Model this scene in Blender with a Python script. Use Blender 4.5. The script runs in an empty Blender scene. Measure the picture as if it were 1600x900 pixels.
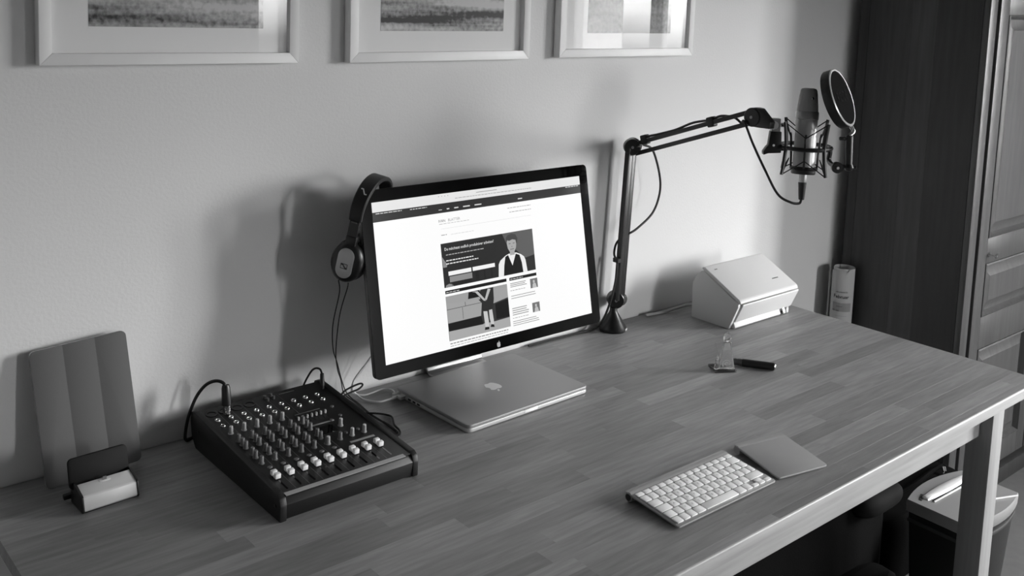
import bpy, bmesh, math, random
from math import sin, cos, pi, radians, sqrt
from mathutils import Vector, Matrix
random.seed(7)
S = bpy.context.scene
COL = S.collection
T = 0.74                       # height of the table top above the floor

# ------------------------------------------------------------ camera
cam = bpy.data.cameras.new('camera'); co = bpy.data.objects.new('camera', cam); COL.objects.link(co)
CR = Vector((0.76082357, -0.64816366, 0.03211491)); CU = Vector((0.05920916, 0.11861077, 0.99117393)); CF = Vector((0.64625209, 0.75220699, -0.1286191))
m = Matrix((CR, CU, -CF)).transposed().to_4x4(); m.translation = (-0.3809, -1.8745, 0.9116 + T); co.matrix_world = m
cam.sensor_width = 36; cam.sensor_fit = 'HORIZONTAL'; cam.lens = 1567.6 / 1600 * 36
cam.shift_y = -(450 - 191.28) / 1600; cam.clip_start = 0.02
S.camera = co
# ------------------------------------------------------------ world, light, exposure
w = bpy.data.worlds.new('overcast_sky'); S.world = w; w.use_nodes = True
_n = w.node_tree.nodes; _l = w.node_tree.links; _bg = _n['Background']; _bg.inputs[1].default_value = 63.0
_tc = _n.new('ShaderNodeTexCoord'); _sp = _n.new('ShaderNodeSeparateXYZ'); _mr = _n.new('ShaderNodeMapRange')   # dim ground, hazy horizon, even overcast sky
_mr.inputs[1].default_value = -0.05; _mr.inputs[2].default_value = 0.10; _mr.inputs[3].default_value = 0.03; _mr.inputs[4].default_value = 1.0
_l.new(_tc.outputs['Generated'], _sp.inputs[0]); _l.new(_sp.outputs['Z'], _mr.inputs[0]); _l.new(_mr.outputs[0], _bg.inputs[0])
S.view_settings.view_transform = 'Standard'; S.view_settings.look = 'None'; S.view_settings.gamma = 1
S.view_settings.exposure = 0.0; S.view_settings.use_curve_mapping = False
RX, FY, LX, CZ = 4.2, -4.4, -2.3, 1.78      # room: right wall, front wall, left wall, ceiling (table frame)
WY0, WY1, WZ0, WZ1 = -3.02, -1.80, 0.06, 1.52  # window opening in the right wall
VX0, VX1, VZ0, VZ1 = 2.68, 3.10, 0.15, 1.34     # window opening in the front wall, behind the viewer
def portal(loc, rot, sx, sy):
    pl = bpy.data.lights.new('window_portal', 'AREA'); pl.shape = 'RECTANGLE'; pl.size = sx; pl.size_y = sy; pl.cycles.is_portal = True
    po = bpy.data.objects.new('window_portal', pl); COL.objects.link(po); po.location = loc; po.rotation_euler = rot
portal((RX + 0.14, (WY0 + WY1) / 2, (WZ0 + WZ1) / 2 + T), (0, radians(90), 0), WZ1 - WZ0, WY1 - WY0)
portal(((VX0 + VX1) / 2, FY - 0.10, (VZ0 + VZ1) / 2 + T), (radians(90), 0, 0), VX1 - VX0, VZ1 - VZ0)

# ------------------------------------------------------------ materials
def lin(g): return g / 12.92 if g <= 0.04045 else ((g + 0.055) / 1.055) ** 2.4
MATS = {}
def mat(name, g, rough=0.5, metal=0.0, spec=0.5, bump=0, bscale=60, var=0, vscale=20, stretch=(1, 1, 1), coat=0, rnd=0):
    """grey principled material: g is the surface's own sRGB grey; var = soft procedural variation, rnd = difference between pieces"""
    if name in MATS: return MATS[name]
    mt = bpy.data.materials.new(name); mt.use_nodes = True; nt = mt.node_tree; N = nt.nodes; L = nt.links
    b = N['Principled BSDF']; l = lin(g)
    b.inputs['Base Color'].default_value = (l, l, l, 1); b.inputs['Roughness'].default_value = rough
    b.inputs['Metallic'].default_value = metal; b.inputs['Specular IOR Level'].default_value = spec; b.inputs['Coat Weight'].default_value = coat
    if var or bump or rnd:
        tc = N.new('ShaderNodeTexCoord'); mp = N.new('ShaderNodeMapping'); mp.inputs['Scale'].default_value = stretch
        L.new(tc.outputs['Object'], mp.inputs['Vector'])
        if rnd:
            oi = N.new('ShaderNodeObjectInfo'); ml = N.new('ShaderNodeMath'); ml.operation = 'MULTIPLY'; ml.inputs[1].default_value = 37.0
            L.new(oi.outputs['Random'], ml.inputs[0]); L.new(ml.outputs[0], mp.inputs['Location'])
        nz = N.new('ShaderNodeTexNoise'); nz.inputs['Scale'].default_value = vscale; nz.inputs['Detail'].default_value = 5; L.new(mp.outputs[0], nz.inputs['Vector'])
        if var or rnd:
            a = N.new('ShaderNodeMapRange'); a.inputs[1].default_value = 0.25; a.inputs[2].default_value = 0.75; a.inputs[3].default_value = l * (1 - var); a.inputs[4].default_value = l * (1 + var)
            L.new(nz.outputs['Fac'], a.inputs[0]); out = a.outputs[0]
            if rnd:
                r2 = N.new('ShaderNodeMapRange'); r2.inputs[3].default_value = 1 - rnd; r2.inputs[4].default_value = 1 + rnd
                L.new(oi.outputs['Random'], r2.inputs[0]); mm = N.new('ShaderNodeMath'); mm.operation = 'MULTIPLY'
                L.new(out, mm.inputs[0]); L.new(r2.outputs[0], mm.inputs[1]); out = mm.outputs[0]
            L.new(out, b.inputs['Base Color'])
        if bump:
            n2 = N.new('ShaderNodeTexNoise'); n2.inputs['Scale'].default_value = bscale; n2.inputs['Detail'].default_value = 4; L.new(mp.outputs[0], n2.inputs['Vector'])
            bp = N.new('ShaderNodeBump'); bp.inputs['Strength'].default_value = bump; bp.inputs['Distance'].default_value = 0.002
            L.new(n2.outputs['Fac'], bp.inputs['Height']); L.new(bp.outputs[0], b.inputs['Normal'])
    MATS[name] = mt; return mt
def emit(name, g):
    if name in MATS: return MATS[name]
    mt = bpy.data.materials.new(name); mt.use_nodes = True; nt = mt.node_tree
    b = nt.nodes['Principled BSDF']; b.inputs['Base Color'].default_value = (0.002, 0.002, 0.002, 1); b.inputs['Roughness'].default_value = 0.2; b.inputs['Specular IOR Level'].default_value = 0.12
    l = lin(g); b.inputs['Emission Color'].default_value = (l, l, l, 1); b.inputs['Emission Strength'].default_value = 1.0
    MATS[name] = mt; return mt
def pane_mat(name, ior=1.5, tint=1.0):
    if name in MATS: return MATS[name]
    mt = bpy.data.materials.new(name); mt.use_nodes = True; nt = mt.node_tree; N = nt.nodes; L = nt.links
    N.remove(N['Principled BSDF'])
    f = N.new('ShaderNodeFresnel'); f.inputs[0].default_value = ior; t = N.new('ShaderNodeBsdfTransparent'); t.inputs[0].default_value = (tint, tint, tint, 1)
    g = N.new('ShaderNodeBsdfGlossy'); g.inputs['Roughness'].default_value = 0.0; mx = N.new('ShaderNodeMixShader')
    ge = N.new('ShaderNodeNewGeometry'); fm = N.new('ShaderNodeMath'); fm.operation = 'SUBTRACT'; fm.use_clamp = True
    L.new(f.outputs[0], fm.inputs[0]); L.new(ge.outputs['Backfacing'], fm.inputs[1])   # reflect once, on the way in
    L.new(fm.outputs[0], mx.inputs[0]); L.new(t.outputs[0], mx.inputs[1]); L.new(g.outputs[0], mx.inputs[2]); L.new(mx.outputs[0], N['Material Output'].inputs[0])
    MATS[name] = mt; return mt
def print_mat(name, seed, dark, light, zs):
    """flat photographic print: soft bands with a rough texture"""
    mt = bpy.data.materials.new(name); mt.use_nodes = True; nt = mt.node_tree; N = nt.nodes; L = nt.links; b = N['Principled BSDF']
    tc = N.new('ShaderNodeTexCoord'); mp = N.new('ShaderNodeMapping'); mp.inputs['Scale'].default_value = (0.5, 1, zs); mp.inputs['Location'].default_value = (seed, seed * 2, seed * 3)
    L.new(tc.outputs['Object'], mp.inputs[0]); nz = N.new('ShaderNodeTexNoise'); nz.inputs['Scale'].default_value = 4; nz.inputs['Detail'].default_value = 3
    L.new(mp.outputs[0], nz.inputs['Vector']); n2 = N.new('ShaderNodeTexNoise'); n2.inputs['Scale'].default_value = 90; n2.inputs['Detail'].default_value = 6; L.new(tc.outputs['Object'], n2.inputs['Vector'])
    ad = N.new('ShaderNodeMath'); ad.operation = 'MULTIPLY_ADD'; ad.inputs[1].default_value = 0.35; L.new(n2.outputs['Fac'], ad.inputs[0]); L.new(nz.outputs['Fac'], ad.inputs[2])
    cr = N.new('ShaderNodeValToRGB'); e = cr.color_ramp.elements; e[0].position = 0.54; e[1].position = 0.80
    e[0].color = (lin(dark),) * 3 + (1,); e[1].color = (lin(light),) * 3 + (1,)
    L.new(ad.outputs[0], cr.inputs[0]); L.new(cr.outputs[0], b.inputs['Base Color']); b.inputs['Roughness'].default_value = 0.6
    return mt
BLACK = mat('black_plastic', 0.10, 0.45); SATIN = mat('black_satin', 0.075, 0.35); GLOSS = mat('black_gloss', 0.03, 0.06)
RUBBER = mat('black_rubber', 0.07, 0.6); CHROME = mat('chrome', 0.85, 0.15, 1.0); ALU = mat('aluminium', 0.66, 0.35, 0.9)
WHITEP = mat('white_plastic', 0.86, 0.4); GREYP = mat('grey_plastic', 0.42, 0.5)
WOOD = mat('table_wood', 0.53, 0.42, spec=0.4, var=0.20, vscale=5, stretch=(2.2, 22, 22), rnd=0.21, bump=0.05, bscale=14)
LITW = mat('table_wood_lit', 0.61, 0.42, spec=0.5, var=0.18, vscale=3, stretch=(1.6, 24, 24))  # same table wood, paler: light on the front faces put into the colour
DARKW = mat('dark_stained_wood', 0.20, 0.45, spec=0.4, var=0.25, vscale=3, stretch=(22, 22, 1.6), rnd=0.45)
DOORW = mat('door_stained_wood', 0.30, 0.4, spec=0.4, var=0.22, vscale=3, stretch=(22, 22, 1.6))
WALLM = mat('wall_plaster', 0.86, 0.9, spec=0.15, var=0.015, vscale=3, bump=0.22, bscale=160)
ROOMM = mat('room_paint', 0.74, 0.9, spec=0.15, var=0.02, vscale=2)
FLOORM = mat('floor_covering', 0.40, 0.75, spec=0.2, var=0.08, vscale=30, bump=0.1, bscale=250)

# ------------------------------------------------------------ mesh helpers
def nb(): return bmesh.new()
def merge(bm, b2, M=None):
    if M is not None: b2.transform(M)
    me = bpy.data.meshes.new('tmp'); b2.to_mesh(me); b2.free(); bm.from_mesh(me); bpy.data.meshes.remove(me); return bm
def box(bm, x0, x1, y0, y1, z0, z1, bev=0, seg=2, M=None):
    b = nb(); bmesh.ops.create_cube(b, size=1)
    for v in b.verts: v.co = Vector(((x0 + x1) / 2 + v.co.x * (x1 - x0), (y0 + y1) / 2 + v.co.y * (y1 - y0), (z0 + z1) / 2 + v.co.z * (z1 - z0)))
    if bev: bmesh.ops.bevel(b, geom=b.edges[:], offset=bev, segments=seg, profile=0.5, affect='EDGES')
    return merge(bm, b, M)
def loft(bm, loops, cap=True, closed=False):
    vs = [[bm.verts.new(p) for p in lp] for lp in loops]; n = len(vs[0]); k = len(vs)
    for i in range(k if closed else k - 1):
        a, b = vs[i], vs[(i + 1) % k]
        for j in range(n): bm.faces.new((a[j], a[(j + 1) % n], b[(j + 1) % n], b[j]))
    if cap and not closed:
        bm.faces.new(vs[0][::-1]); bm.faces.new(vs[-1])
    return bm
def rrect(w, d, r, n=5, cx=0, cy=0):
    out = []
    for (sx, sy, a0) in ((1, 1, 0), (-1, 1, 90), (-1, -1, 180), (1, -1, 270)):
        for i in range(n + 1):
            a = radians(a0 + 90 * i / n); out.append((cx + sx * (w / 2 - r) + r * cos(a), cy + sy * (d / 2 - r) + r * sin(a)))
    return out
def slab(bm, w, d, h, r, bev=0.001, M=None, z0=0.0, n=5):
    """rounded-corner plate centred on x, y, with softened edges"""
    b = nb(); rings = [(bev, 0), (bev * 0.3, bev * 0.3), (0, bev), (0, h - bev), (bev * 0.3, h - bev * 0.3), (bev, h)]
    loft(b, [[(x, y, z0 + z) for x, y in rrect(w - 2 * i, d - 2 * i, max(r - i, 1e-4), n)] for i, z in rings]); return merge(bm, b, M)
def lathe(bm, prof, seg=24, M=None, sx=1.0, sy=1.0):
    b = nb(); loft(b, [[(max(r, 1e-5) * sx * cos(2 * pi * j / seg), max(r, 1e-5) * sy * sin(2 * pi * j / seg), z) for j in range(seg)] for r, z in prof]); return merge(bm, b, M)
def frame_to(p0, d, up=(0, 0, 1)):
    """matrix with z along d at p0"""
    z = Vector(d).normalized(); u = Vector(up)
    if abs(z.dot(u)) > 0.98: u = Vector((0, 1, 0))
    x = u.cross(z).normalized(); y = z.cross(x); m = Matrix((x, y, z)).transposed().to_4x4(); m.translation = p0; return m
def cyl(bm, p0, p1, r0, r1=None, seg=16, bev=0.0):
    r1 = r0 if r1 is None else r1; p0 = Vector(p0); p1 = Vector(p1); L = (p1 - p0).length
    pr = [(r0 - bev, 0), (r0, bev), (r1, L - bev), (r1 - bev, L)] if bev else [(r0, 0), (r1, L)]
    return lathe(bm, pr, seg, frame_to(p0, p1 - p0))
def smooth_path(pts, n=6):
    P = [Vector(p) for p in pts]; P = [P[0] * 2 - P[1]] + P + [P[-1] * 2 - P[-2]]; out = []
    for i in range(1, len(P) - 2):
        a, b, c, d = P[i - 1:i + 3]
        for k in range(n):
            t = k / n; out.append(0.5 * (2 * b + (c - a) * t + (2 * a - 5 * b + 4 * c - d) * t * t + (3 * b - a - 3 * c + d) * t ** 3))
    out.append(P[-2]); return out
def tube(bm, pts, r, seg=8, n=6, raw=False, closed=False):
    P = [Vector(p) for p in pts] if raw else smooth_path(pts, n)
    rr = r if callable(r) else (lambda t: r); loops = []; x = None
    for i, p in enumerate(P):
        t = (P[(i + 1) % len(P)] - P[i - 1]) if closed else (P[min(i + 1, len(P) - 1)] - P[max(i - 1, 0)])
        t = t.normalized()
        if x is None: x = t.orthogonal().normalized()
        x = (x - t * x.dot(t)).normalized(); y = t.cross(x); R = rr(i / max(1, len(P) - 1))
        loops.append([p + (x * cos(2 * pi * j / seg) + y * sin(2 * pi * j / seg)) * R for j in range(seg)])
    return loft(bm, loops, closed=closed)
def prism(bm, poly, h, M=None, bev=0):
    """2D polygon (x, y) pulled up by h in z"""
    b = nb(); v0 = [b.verts.new((x, y, 0)) for x, y in poly]; v1 = [b.verts.new((x, y, h)) for x, y in poly]; n = len(poly)
    for j in range(n): b.faces.new((v0[j], v0[(j + 1) % n], v1[(j + 1) % n], v1[j]))
    b.faces.new(v0[::-1]); b.faces.new(v1); bmesh.ops.recalc_face_normals(b, faces=b.faces[:])
    if bev: bmesh.ops.bevel(b, geom=b.edges[:], offset=bev, segments=2, profile=0.5, affect='EDGES')
    return merge(bm, b, M)
def YZ(x):   # maps (a, b, h) to y=a, z=b, x=x+h
    return Matrix(((0, 0, 1, x), (1, 0, 0, 0), (0, 1, 0, 0), (0, 0, 0, 1)))
def XZ(y):   # maps (a, b, h) to x=a, z=b, y=y-h
    return Matrix(((1, 0, 0, 0), (0, 0, -1, y), (0, 1, 0, 0), (0, 0, 0, 1)))
def text_bm(s, size, extrude=0.0002, sx=1.0, align='LEFT'):
    c = bpy.data.curves.new('tmp_text', 'FONT'); c.body = s; c.size = size; c.extrude = extrude; c.align_x = align; c.resolution_u = 2
    o = bpy.data.objects.new('tmp_text', c); COL.objects.link(o); dg = bpy.context.evaluated_depsgraph_get()
    me = bpy.data.meshes.new_from_object(o.evaluated_get(dg)); b = nb(); b.from_mesh(me)
    bpy.data.objects.remove(o); bpy.data.curves.remove(c); bpy.data.meshes.remove(me)
    if sx != 1: b.transform(Matrix.Diagonal((sx, 1, 1, 1)))
    return b
# ------------------------------------------------------------ object helpers
ABS = {}
def tag(o, label, cat, group=None):
    o['label'] = label; o['category'] = cat
    if group: o['group'] = group
def thing(name, label, cat, loc, rz=0.0, group=None):
    """an Empty at the thing's base; loc is in the table frame (z = 0 on the table top)"""
    o = bpy.data.objects.new(name, None); COL.objects.link(o); o.empty_display_size = 0.05
    o.location = (loc[0], loc[1], loc[2] + T); o.rotation_euler = (0, 0, rz); tag(o, label, cat, group); ABS[o] = Vector(loc); return o
def root(o):
    while o.parent: o = o.parent
    return o
def finish(bm, name, m, ang=38):
    bmesh.ops.recalc_face_normals(bm, faces=bm.faces[:]); me = bpy.data.meshes.new(name); bm.to_mesh(me); bm.free(); me.materials.append(m)
    for p in me.polygons: p.use_smooth = True
    me.set_sharp_from_angle(angle=radians(ang)); return me
def part(name, bm, m, parent, M=None, local=False, label=None, kind=None, ang=38):
    """one mesh object under parent; coordinates are table-frame unless local"""
    if M is not None: bm.transform(M)
    r = root(parent)
    if not local: bm.transform(Matrix.Translation(-ABS[r]))
    o = bpy.data.objects.new(name, finish(bm, name, m, ang)); COL.objects.link(o); o.parent = parent
    if label: o['label'] = label
    if kind: o['kind'] = kind
    return o
def inst(name, me, parent, loc, rot=(0, 0, 0), label=None):
    o = bpy.data.objects.new(name, me); COL.objects.link(o); o.parent = parent; o.location = loc; o.rotation_euler = rot
    if label: o['label'] = label
    return o
def struct(name, bm, m, parent=None):
    bm.transform(Matrix.Translation((0, 0, T))); o = bpy.data.objects.new(name, finish(bm, name, m)); COL.objects.link(o); o['kind'] = 'structure'
    if parent: o.parent = parent
    return o

# ============================================================ the room
Z0 = -T
struct('floor', box(nb(), LX - .1, RX + .2, FY - .1, .1, Z0 - .1, Z0), FLOORM)
struct('wall_back', box(nb(), LX - .1, RX + .2, 0, .12, Z0, CZ), WALLM)
struct('wall_left', box(nb(), LX - .12, LX, FY, 0, Z0, CZ), ROOMM)
b = nb(); box(b, LX - .12, VX0, FY - .12, FY, Z0, CZ); box(b, VX1, RX + .2, FY - .12, FY, Z0, CZ); box(b, VX0, VX1, FY - .12, FY, Z0, VZ0); box(b, VX0, VX1, FY - .12, FY, VZ1, CZ); struct('wall_front', b, ROOMM)
struct('ceiling', box(nb(), LX - .12, RX + .2, FY - .12, .12, CZ, CZ + .1), mat('ceiling_boards', .62, .8, var=.05, vscale=3))
b = nb()
box(b, RX, RX + .2, FY, WY0, Z0, CZ); box(b, RX, RX + .2, WY1, 0, Z0, CZ); box(b, RX, RX + .2, WY0, WY1, Z0, WZ0); box(b, RX, RX + .2, WY0, WY1, WZ1, CZ)
struct('wall_right', b, ROOMM)
b = nb(); fx0, fx1 = RX + .06, RX + .11; f = .055
box(b, fx0, fx1, WY0, WY1, WZ0, WZ0 + f, .004); box(b, fx0, fx1, WY0, WY1, WZ1 - f, WZ1, .004)
ym = -2.25
for y in (WY0, WY1 - f): box(b, fx0, fx1, y, y + f, WZ0 + f, WZ1 - f, .004)
box(b, fx0, fx1, ym - .05, ym + .05, WZ0 + f, WZ1 - f, .004)
wf = struct('window_1', b, WHITEP)
b = nb(); box(b, RX + .083, RX + .088, WY0 + f, ym - .05, WZ0 + f, WZ1 - f); box(b, RX + .083, RX + .088, ym + .05, WY1 - f, WZ0 + f, WZ1 - f)
gp = struct('window_pane', b, pane_mat('window_glass', 1.35), wf)

struct('exterior_reflector', box(nb(), 8.0, 8.4, -8.6, -6.42, Z0 - 2, 1.3), mat('exterior_white', .93, .8))  # unseen white box added outside to give the right picture's glass a bright reflection
b = nb(); g0, g1 = FY - .09, FY - .04
for x in (VX0, VX1 - f): box(b, x, x + f, g0, g1, VZ0, VZ1, .004)
for z in (VZ0, VZ1 - f): box(b, VX0 + f, VX1 - f, g0, g1, z, z + f, .004)
w2 = struct('window_2', b, WHITEP); struct('window_pane', box(nb(), VX0 + f, VX1 - f, FY - .067, FY - .062, VZ0 + f, VZ1 - f), pane_mat('window_glass', 1.35), w2)

# ============================================================ table
TD, TR = 0.9296, 2.1905; TH = 0.026
table = thing('table', 'long laminated wooden table under the computer and mixer', 'table', (TR / 2, -TD / 2, Z0)); tb = table
rows = [-.9256] + [-.9067 + .0413 * k for k in range(22)] + [-0.003]
for i in range(len(rows) - 1):
    y0, y1 = rows[i], rows[i + 1]
    if y1 - y0 < .004: continue
    x = 0.0; nxt = random.uniform(.12, .55)
    while x < TR - 1e-6:
        x1 = min(x + nxt, TR)
        if TR - x1 < .08: x1 = TR
        bb = nb(); box(bb, x, x1, y0, y1, -TH, 0)
        ed = [e for e in bb.edges if all(abs(v.co.z) < 1e-6 for v in e.verts)]
        front = [e for e in ed if i == 0 and False]
        bmesh.ops.bevel(bb, geom=[e for e in ed if e not in front], offset=.00008, segments=1, profile=.5, affect='EDGES')
        part('stave', bb, WOOD, table)
        x = x1; nxt = random.uniform(.28, .62)
bm = nb(); prism(bm, [(-.9256, -TH), (-.9293, -TH), (-.9296, -.0035), (-.9285, -.0012), (-.9265, -.0002), (-.9256, 0)], TR, YZ(0)); part('lit_edge_strip', bm, LITW, table)  # added strip; its paler wood paints the light on the front edge
for (lx, ly) in ((1.9426, -.9256), (1.9426, -.075), (.19, -.9256), (.19, -.075)):
    part('leg', box(nb(), lx, lx + .058, ly, ly + .06, Z0, -TH, .002), mat('table_leg_wood', .58, .45, spec=.4, var=.14, vscale=3, stretch=(24, 24, 1.6)), table)
for y in (-.9256 + .028, -.07): part('apron', box(nb(), .248, 1.9426, y, y + .024, -TH - .064, -TH, .0015), LITW, table)
for x in (.205, 1.9576): part('apron', box(nb(), x, x + .024, -.8656, -.075, -TH - .047, -TH, .0015), LITW, table)

# ============================================================ wardrobe
WX, WYB, WYF, WT, WW = 2.74, -.039, -.474, 1.32, 1.16
wd = thing('wardrobe', 'tall dark wooden wardrobe with panelled doors in the corner', 'wardrobe', (WX + WW / 2, -.25, Z0))
ys = [-.0389, -.0719, -.2233, -.3068, -.4527]
for i in range(len(ys) - 1):
    e = -.0015 if i == 0 else 0.0
    part('side_board', box(nb(), WX + e, WX + .022, ys[i + 1] + .0001, ys[i] - .0001, Z0 + .06, WT, .0003, 1), DARKW, wd)
part('corner_post', box(nb(), WX, WX + .048, WYF, -.4531, Z0 + .06, WT, .002), DOORW, wd)
part('corner_post', box(nb(), WX + WW - .048, WX + WW, WYF, -.4531, Z0 + .06, WT, .002), DOORW, wd)
part('side_board', box(nb(), WX + WW - .022, WX + WW, -.453, WYB, Z0 + .06, WT), DARKW, wd)
part('back_panel', box(nb(), WX + .023, WX + WW - .023, WYB - .012, WYB, Z0 + .06, WT), DARKW, wd)
part('top_board', box(nb(), WX - .02, WX + WW + .02, WYF - .02, WYB, WT, WT + .04, .006), DOORW, wd)
part('base_board', box(nb(), WX - .002, WX + WW + .002, WYF - .014, WYB, Z0, Z0 + .06, .005), DARKW, wd)
def door(x0, x1, z0, z1, knob_x):
    yo, yi = WYF + .002, -.452
    d = part('door', box(nb(), x0 + .01, x1 - .01, yi, yi + .010, z0 + .01, z1 - .01), DOORW, wd)
    sw = .062
    for a, bb_ in ((x0, x0 + sw), (x1 - sw, x1)): part('stile', box(nb(), a, bb_, yo - .002, yi, z0, z1, .002), DOORW, d)
    rails = [(z0, z0 + .09), (-.300, -.195), (.075, .165), (z1 - .09, z1)]
    # three panels between four rails, as in the picture
    rl = [(z0, z0 + .08), (-.205, -.095), (.085, .170), (.890, .955), (z1 - .08, z1)]
    for a, c in rl: part('rail', box(nb(), x0 + sw, x1 - sw, yo - .002, yi, a, c, .002), DOORW, d)
    for k in range(len(rl) - 1):
        a, c = rl[k][1], rl[k + 1][0]; bm = nb()
        X0, X1 = x0 + sw, x1 - sw
        lp = lambda i, y: [(X0 + i, y, a + i), (X1 - i, y, a + i), (X1 - i, y, c - i), (X0 + i, y, c - i)]
        loft(bm, [lp(0.0005, yi), lp(.0005, yo - .004), lp(.005, yo - .006), lp(.010, yo + .004), lp(.014, yo + .012), lp(.018, yo + .012), lp(.045, yo + .003), lp(.048, yo + .001)])
        part('raised_panel', bm, DOORW, d, ang=20)
    kb = part('knob', cyl(cyl(nb(), (knob_x, yo - .002, .115), (knob_x, yo - .005, .115), .008, seg=14), (knob_x, yo - .005, .115), (knob_x, yo - .022, .115), .0025, seg=10), CHROME, d)
    rb = nb(); tube(rb, [(knob_x + .008 * cos(t), yo - .028, .115 + .008 * sin(t)) for t in [2 * pi * i / 14 for i in range(14)]], .0018, 6, raw=True, closed=True)
    part('key_bow', rb, CHROME, kb)
door(WX + .0703, WX + WW / 2 - .004, Z0 + .075, WT - .015, 2.886)
door(WX + WW / 2 + .004, WX + WW - .06, Z0 + .075, WT - .015, WX + WW / 2 + .05)

# ============================================================ pictures on the wall
def picture(x0, x1, zl, zr, h, px0, px1, pz, label, pm):
    cx = (x0 + x1) / 2; zc = (zl + zr) / 2; wd_ = x1 - x0
    p = thing('framed_picture', label, 'picture', (cx, -.001, zc), 0, 'framed pictures along the wall')
    p.rotation_euler = (0, math.atan2(zl - zr, wd_), 0)
    fw, dp = .021, .024; hw = wd_ / 2
    for pts in (((-hw, 0), (hw, 0), (hw - fw, fw), (-hw + fw, fw)), ((hw, 0), (hw, h), (hw - fw, h - fw), (hw - fw, fw)),
                ((hw, h), (-hw, h), (-hw + fw, h - fw), (hw - fw, h - fw)), ((-hw, h), (-hw, 0), (-hw + fw, fw), (-hw + fw, h - fw))):
        part('frame_bar', prism(nb(), pts, dp, XZ(0), .001), mat('pale_frame_wood', .92, .45, var=.04, vscale=8), p, local=True)
    part('backing', box(nb(), -hw + fw, hw - fw, -.004, -.001, fw, h - fw), GREYP, p, local=True)
    part('mat_board', box(nb(), -hw + fw, hw - fw, -.010, -.0042, fw, h - fw), mat('mat_board', .92, .85), p, local=True)
    part('print', box(nb(), px0 - cx, px1 - cx, -.0106, -.0101, pz - zc, h - (pz - zc)), pm, p, local=True)
    part('glass', box(nb(), -hw + fw - .001, hw - fw + .001, -.0165, -.0145, fw - .001, h - fw + .001), pane_mat('picture_glass', 1.5), p, local=True)
picture(.1249, .6255, .7587, .7535, .42, .2127, .552, .825, 'pale framed picture hanging above the tablet, leftmost of three', print_mat('print_bark', 1.3, .05, .78, 7))
picture(.7473, 1.2578, .7510, .7499, .42, .832, 1.182, .818, 'pale framed picture hanging above the monitor, middle of three', print_mat('print_shore', 5.1, .16, .80, 9))
picture(1.3592, 1.8816, .7513, .7486, .42, 1.468, 1.795, .812, 'pale framed picture reflecting the window, rightmost of three', print_mat('print_stone', 9.7, .12, .60, 3))

# ============================================================ monitor
dO = Vector((0.72803647, -0.20913153, 0.14066427)); dU = Vector((0.99999609, -0.00279574, 0)); dV = Vector((5.38169e-4, .192495577, .981297693)); dN = dU.cross(dV)
MD = Matrix((dU, dV, dN)).transposed().to_4x4(); MD.translation = dO
mon = thing('monitor', 'wide black framed monitor showing a web page at the wall', 'monitor', (1.0265, -.05, 0))
SW, SH = .597, .336; cu, cv = SW / 2, SH / 2
bm = nb(); loops = []
for (w_, h_, z) in ((.648, .387, -.001), (.650, .389, -.003), (.650, .389, -.011), (.640, .379, -.016), (.50, .26, -.030), (.40, .20, -.034)):
    loops.append([(x, y, z) for x, y in rrect(w_, h_, .012, 5, cu, cv)])
part('housing', loft(bm, loops), mat('monitor_housing', .42, .4, .7), mon, MD)
bm = nb(); out = rrect(.650, .389, .011, 6, cu, cv); inn = rrect(SW, SH, .0006, 6, cu, cv)
loft(bm, [[(x, y, -.0008) for x, y in out], [(x, y, .0010) for x, y in out], [(x, y, .0012) for x, y in inn], [(x, y, -.0008) for x, y in inn]], closed=True)
bez = part('bezel', bm, mat('black_glass_bezel', .02, .05, spec=.3), mon, MD)
scr = part('screen', box(nb(), 0.0, SW, 0.0, SH, -.0006, .0008), emit('screen_white', .985), mon, MD)
LAY = [0]
def flat(name, polys, g, parent=scr, lay=1):
    bm = nb()
    for P in polys:
        vs = [bm.verts.new((x, y, .0008 + .0002 * lay)) for x, y in P]; bm.faces.new(vs)
    return part(name, bm, emit('screen_grey_%02d' % round(g * 100), g), parent, MD)
def R(x0, x1, y0, y1): return [(x0, y0), (x1, y0), (x1, y1), (x0, y1)]
def lines(x0, x1, y0, y1, n, h, cut=.15):
    return [R(x0, x1 - random.uniform(0, cut) * (x1 - x0), y1 - (y1 - y0) * k / max(1, n - 1) - h / 2, y1 - (y1 - y0) * k / max(1, n - 1) + h / 2) for k in range(n)]
def dashes(x0, x1, y, h, w0=.004, w1=.010, gap=.0018):
    out = []; x = x0
    while x < x1:
        e = min(x + random.uniform(w0, w1), x1); out.append(R(x, e, y - h * .38, y + h * .38)); x = e + gap
    return out
def stext(name, s, x, y, size, g, sx=1.0, lay=2):
    b_ = text_bm(s, size, 0, sx); b_.transform(Matrix.Translation((x, y, .0008 + .0002 * lay)))
    return part(name, b_, emit('screen_grey_%02d' % round(g * 100), g), scr, MD)
flat('browser_toolbar', [R(0, SW, .3150, SH)], .90)
flat('toolbar_marks', dashes(.17, .20, .3305, .002, .002, .003, .006) + dashes(.215, .44, .3225, .0018) + [R(.275, .335, .3285, .3300)], .62, lay=2)
flat('menu_bar', [R(0, SW, .2945, .3150)], .17)
flat('menu_marks', dashes(.008, .073, .3118, .0022) + dashes(.094, .138, .3112, .0022) + dashes(.548, .590, .3128, .0022) , .85, lay=2)
for q in (R(.168, .177, .3008, .3020), R(.190, .197, .3005, .3030), R(.2105, .222, .3005, .3030), R(.235, .254, .3005, .3030), R(.2675, .287, .3005, .3030), R(.395, .408, .3005, .3030)): flat('menu_word', [q], .85, lay=2)
stext('site_title', 'IVAN', .1645, .2745, .0082, .25); stext('site_title', 'BLATTER', .1905, .2745, .0082, .55)
flat('subtitle_marks', dashes(.166, .248, .2705, .0016), .72, lay=2)
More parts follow.
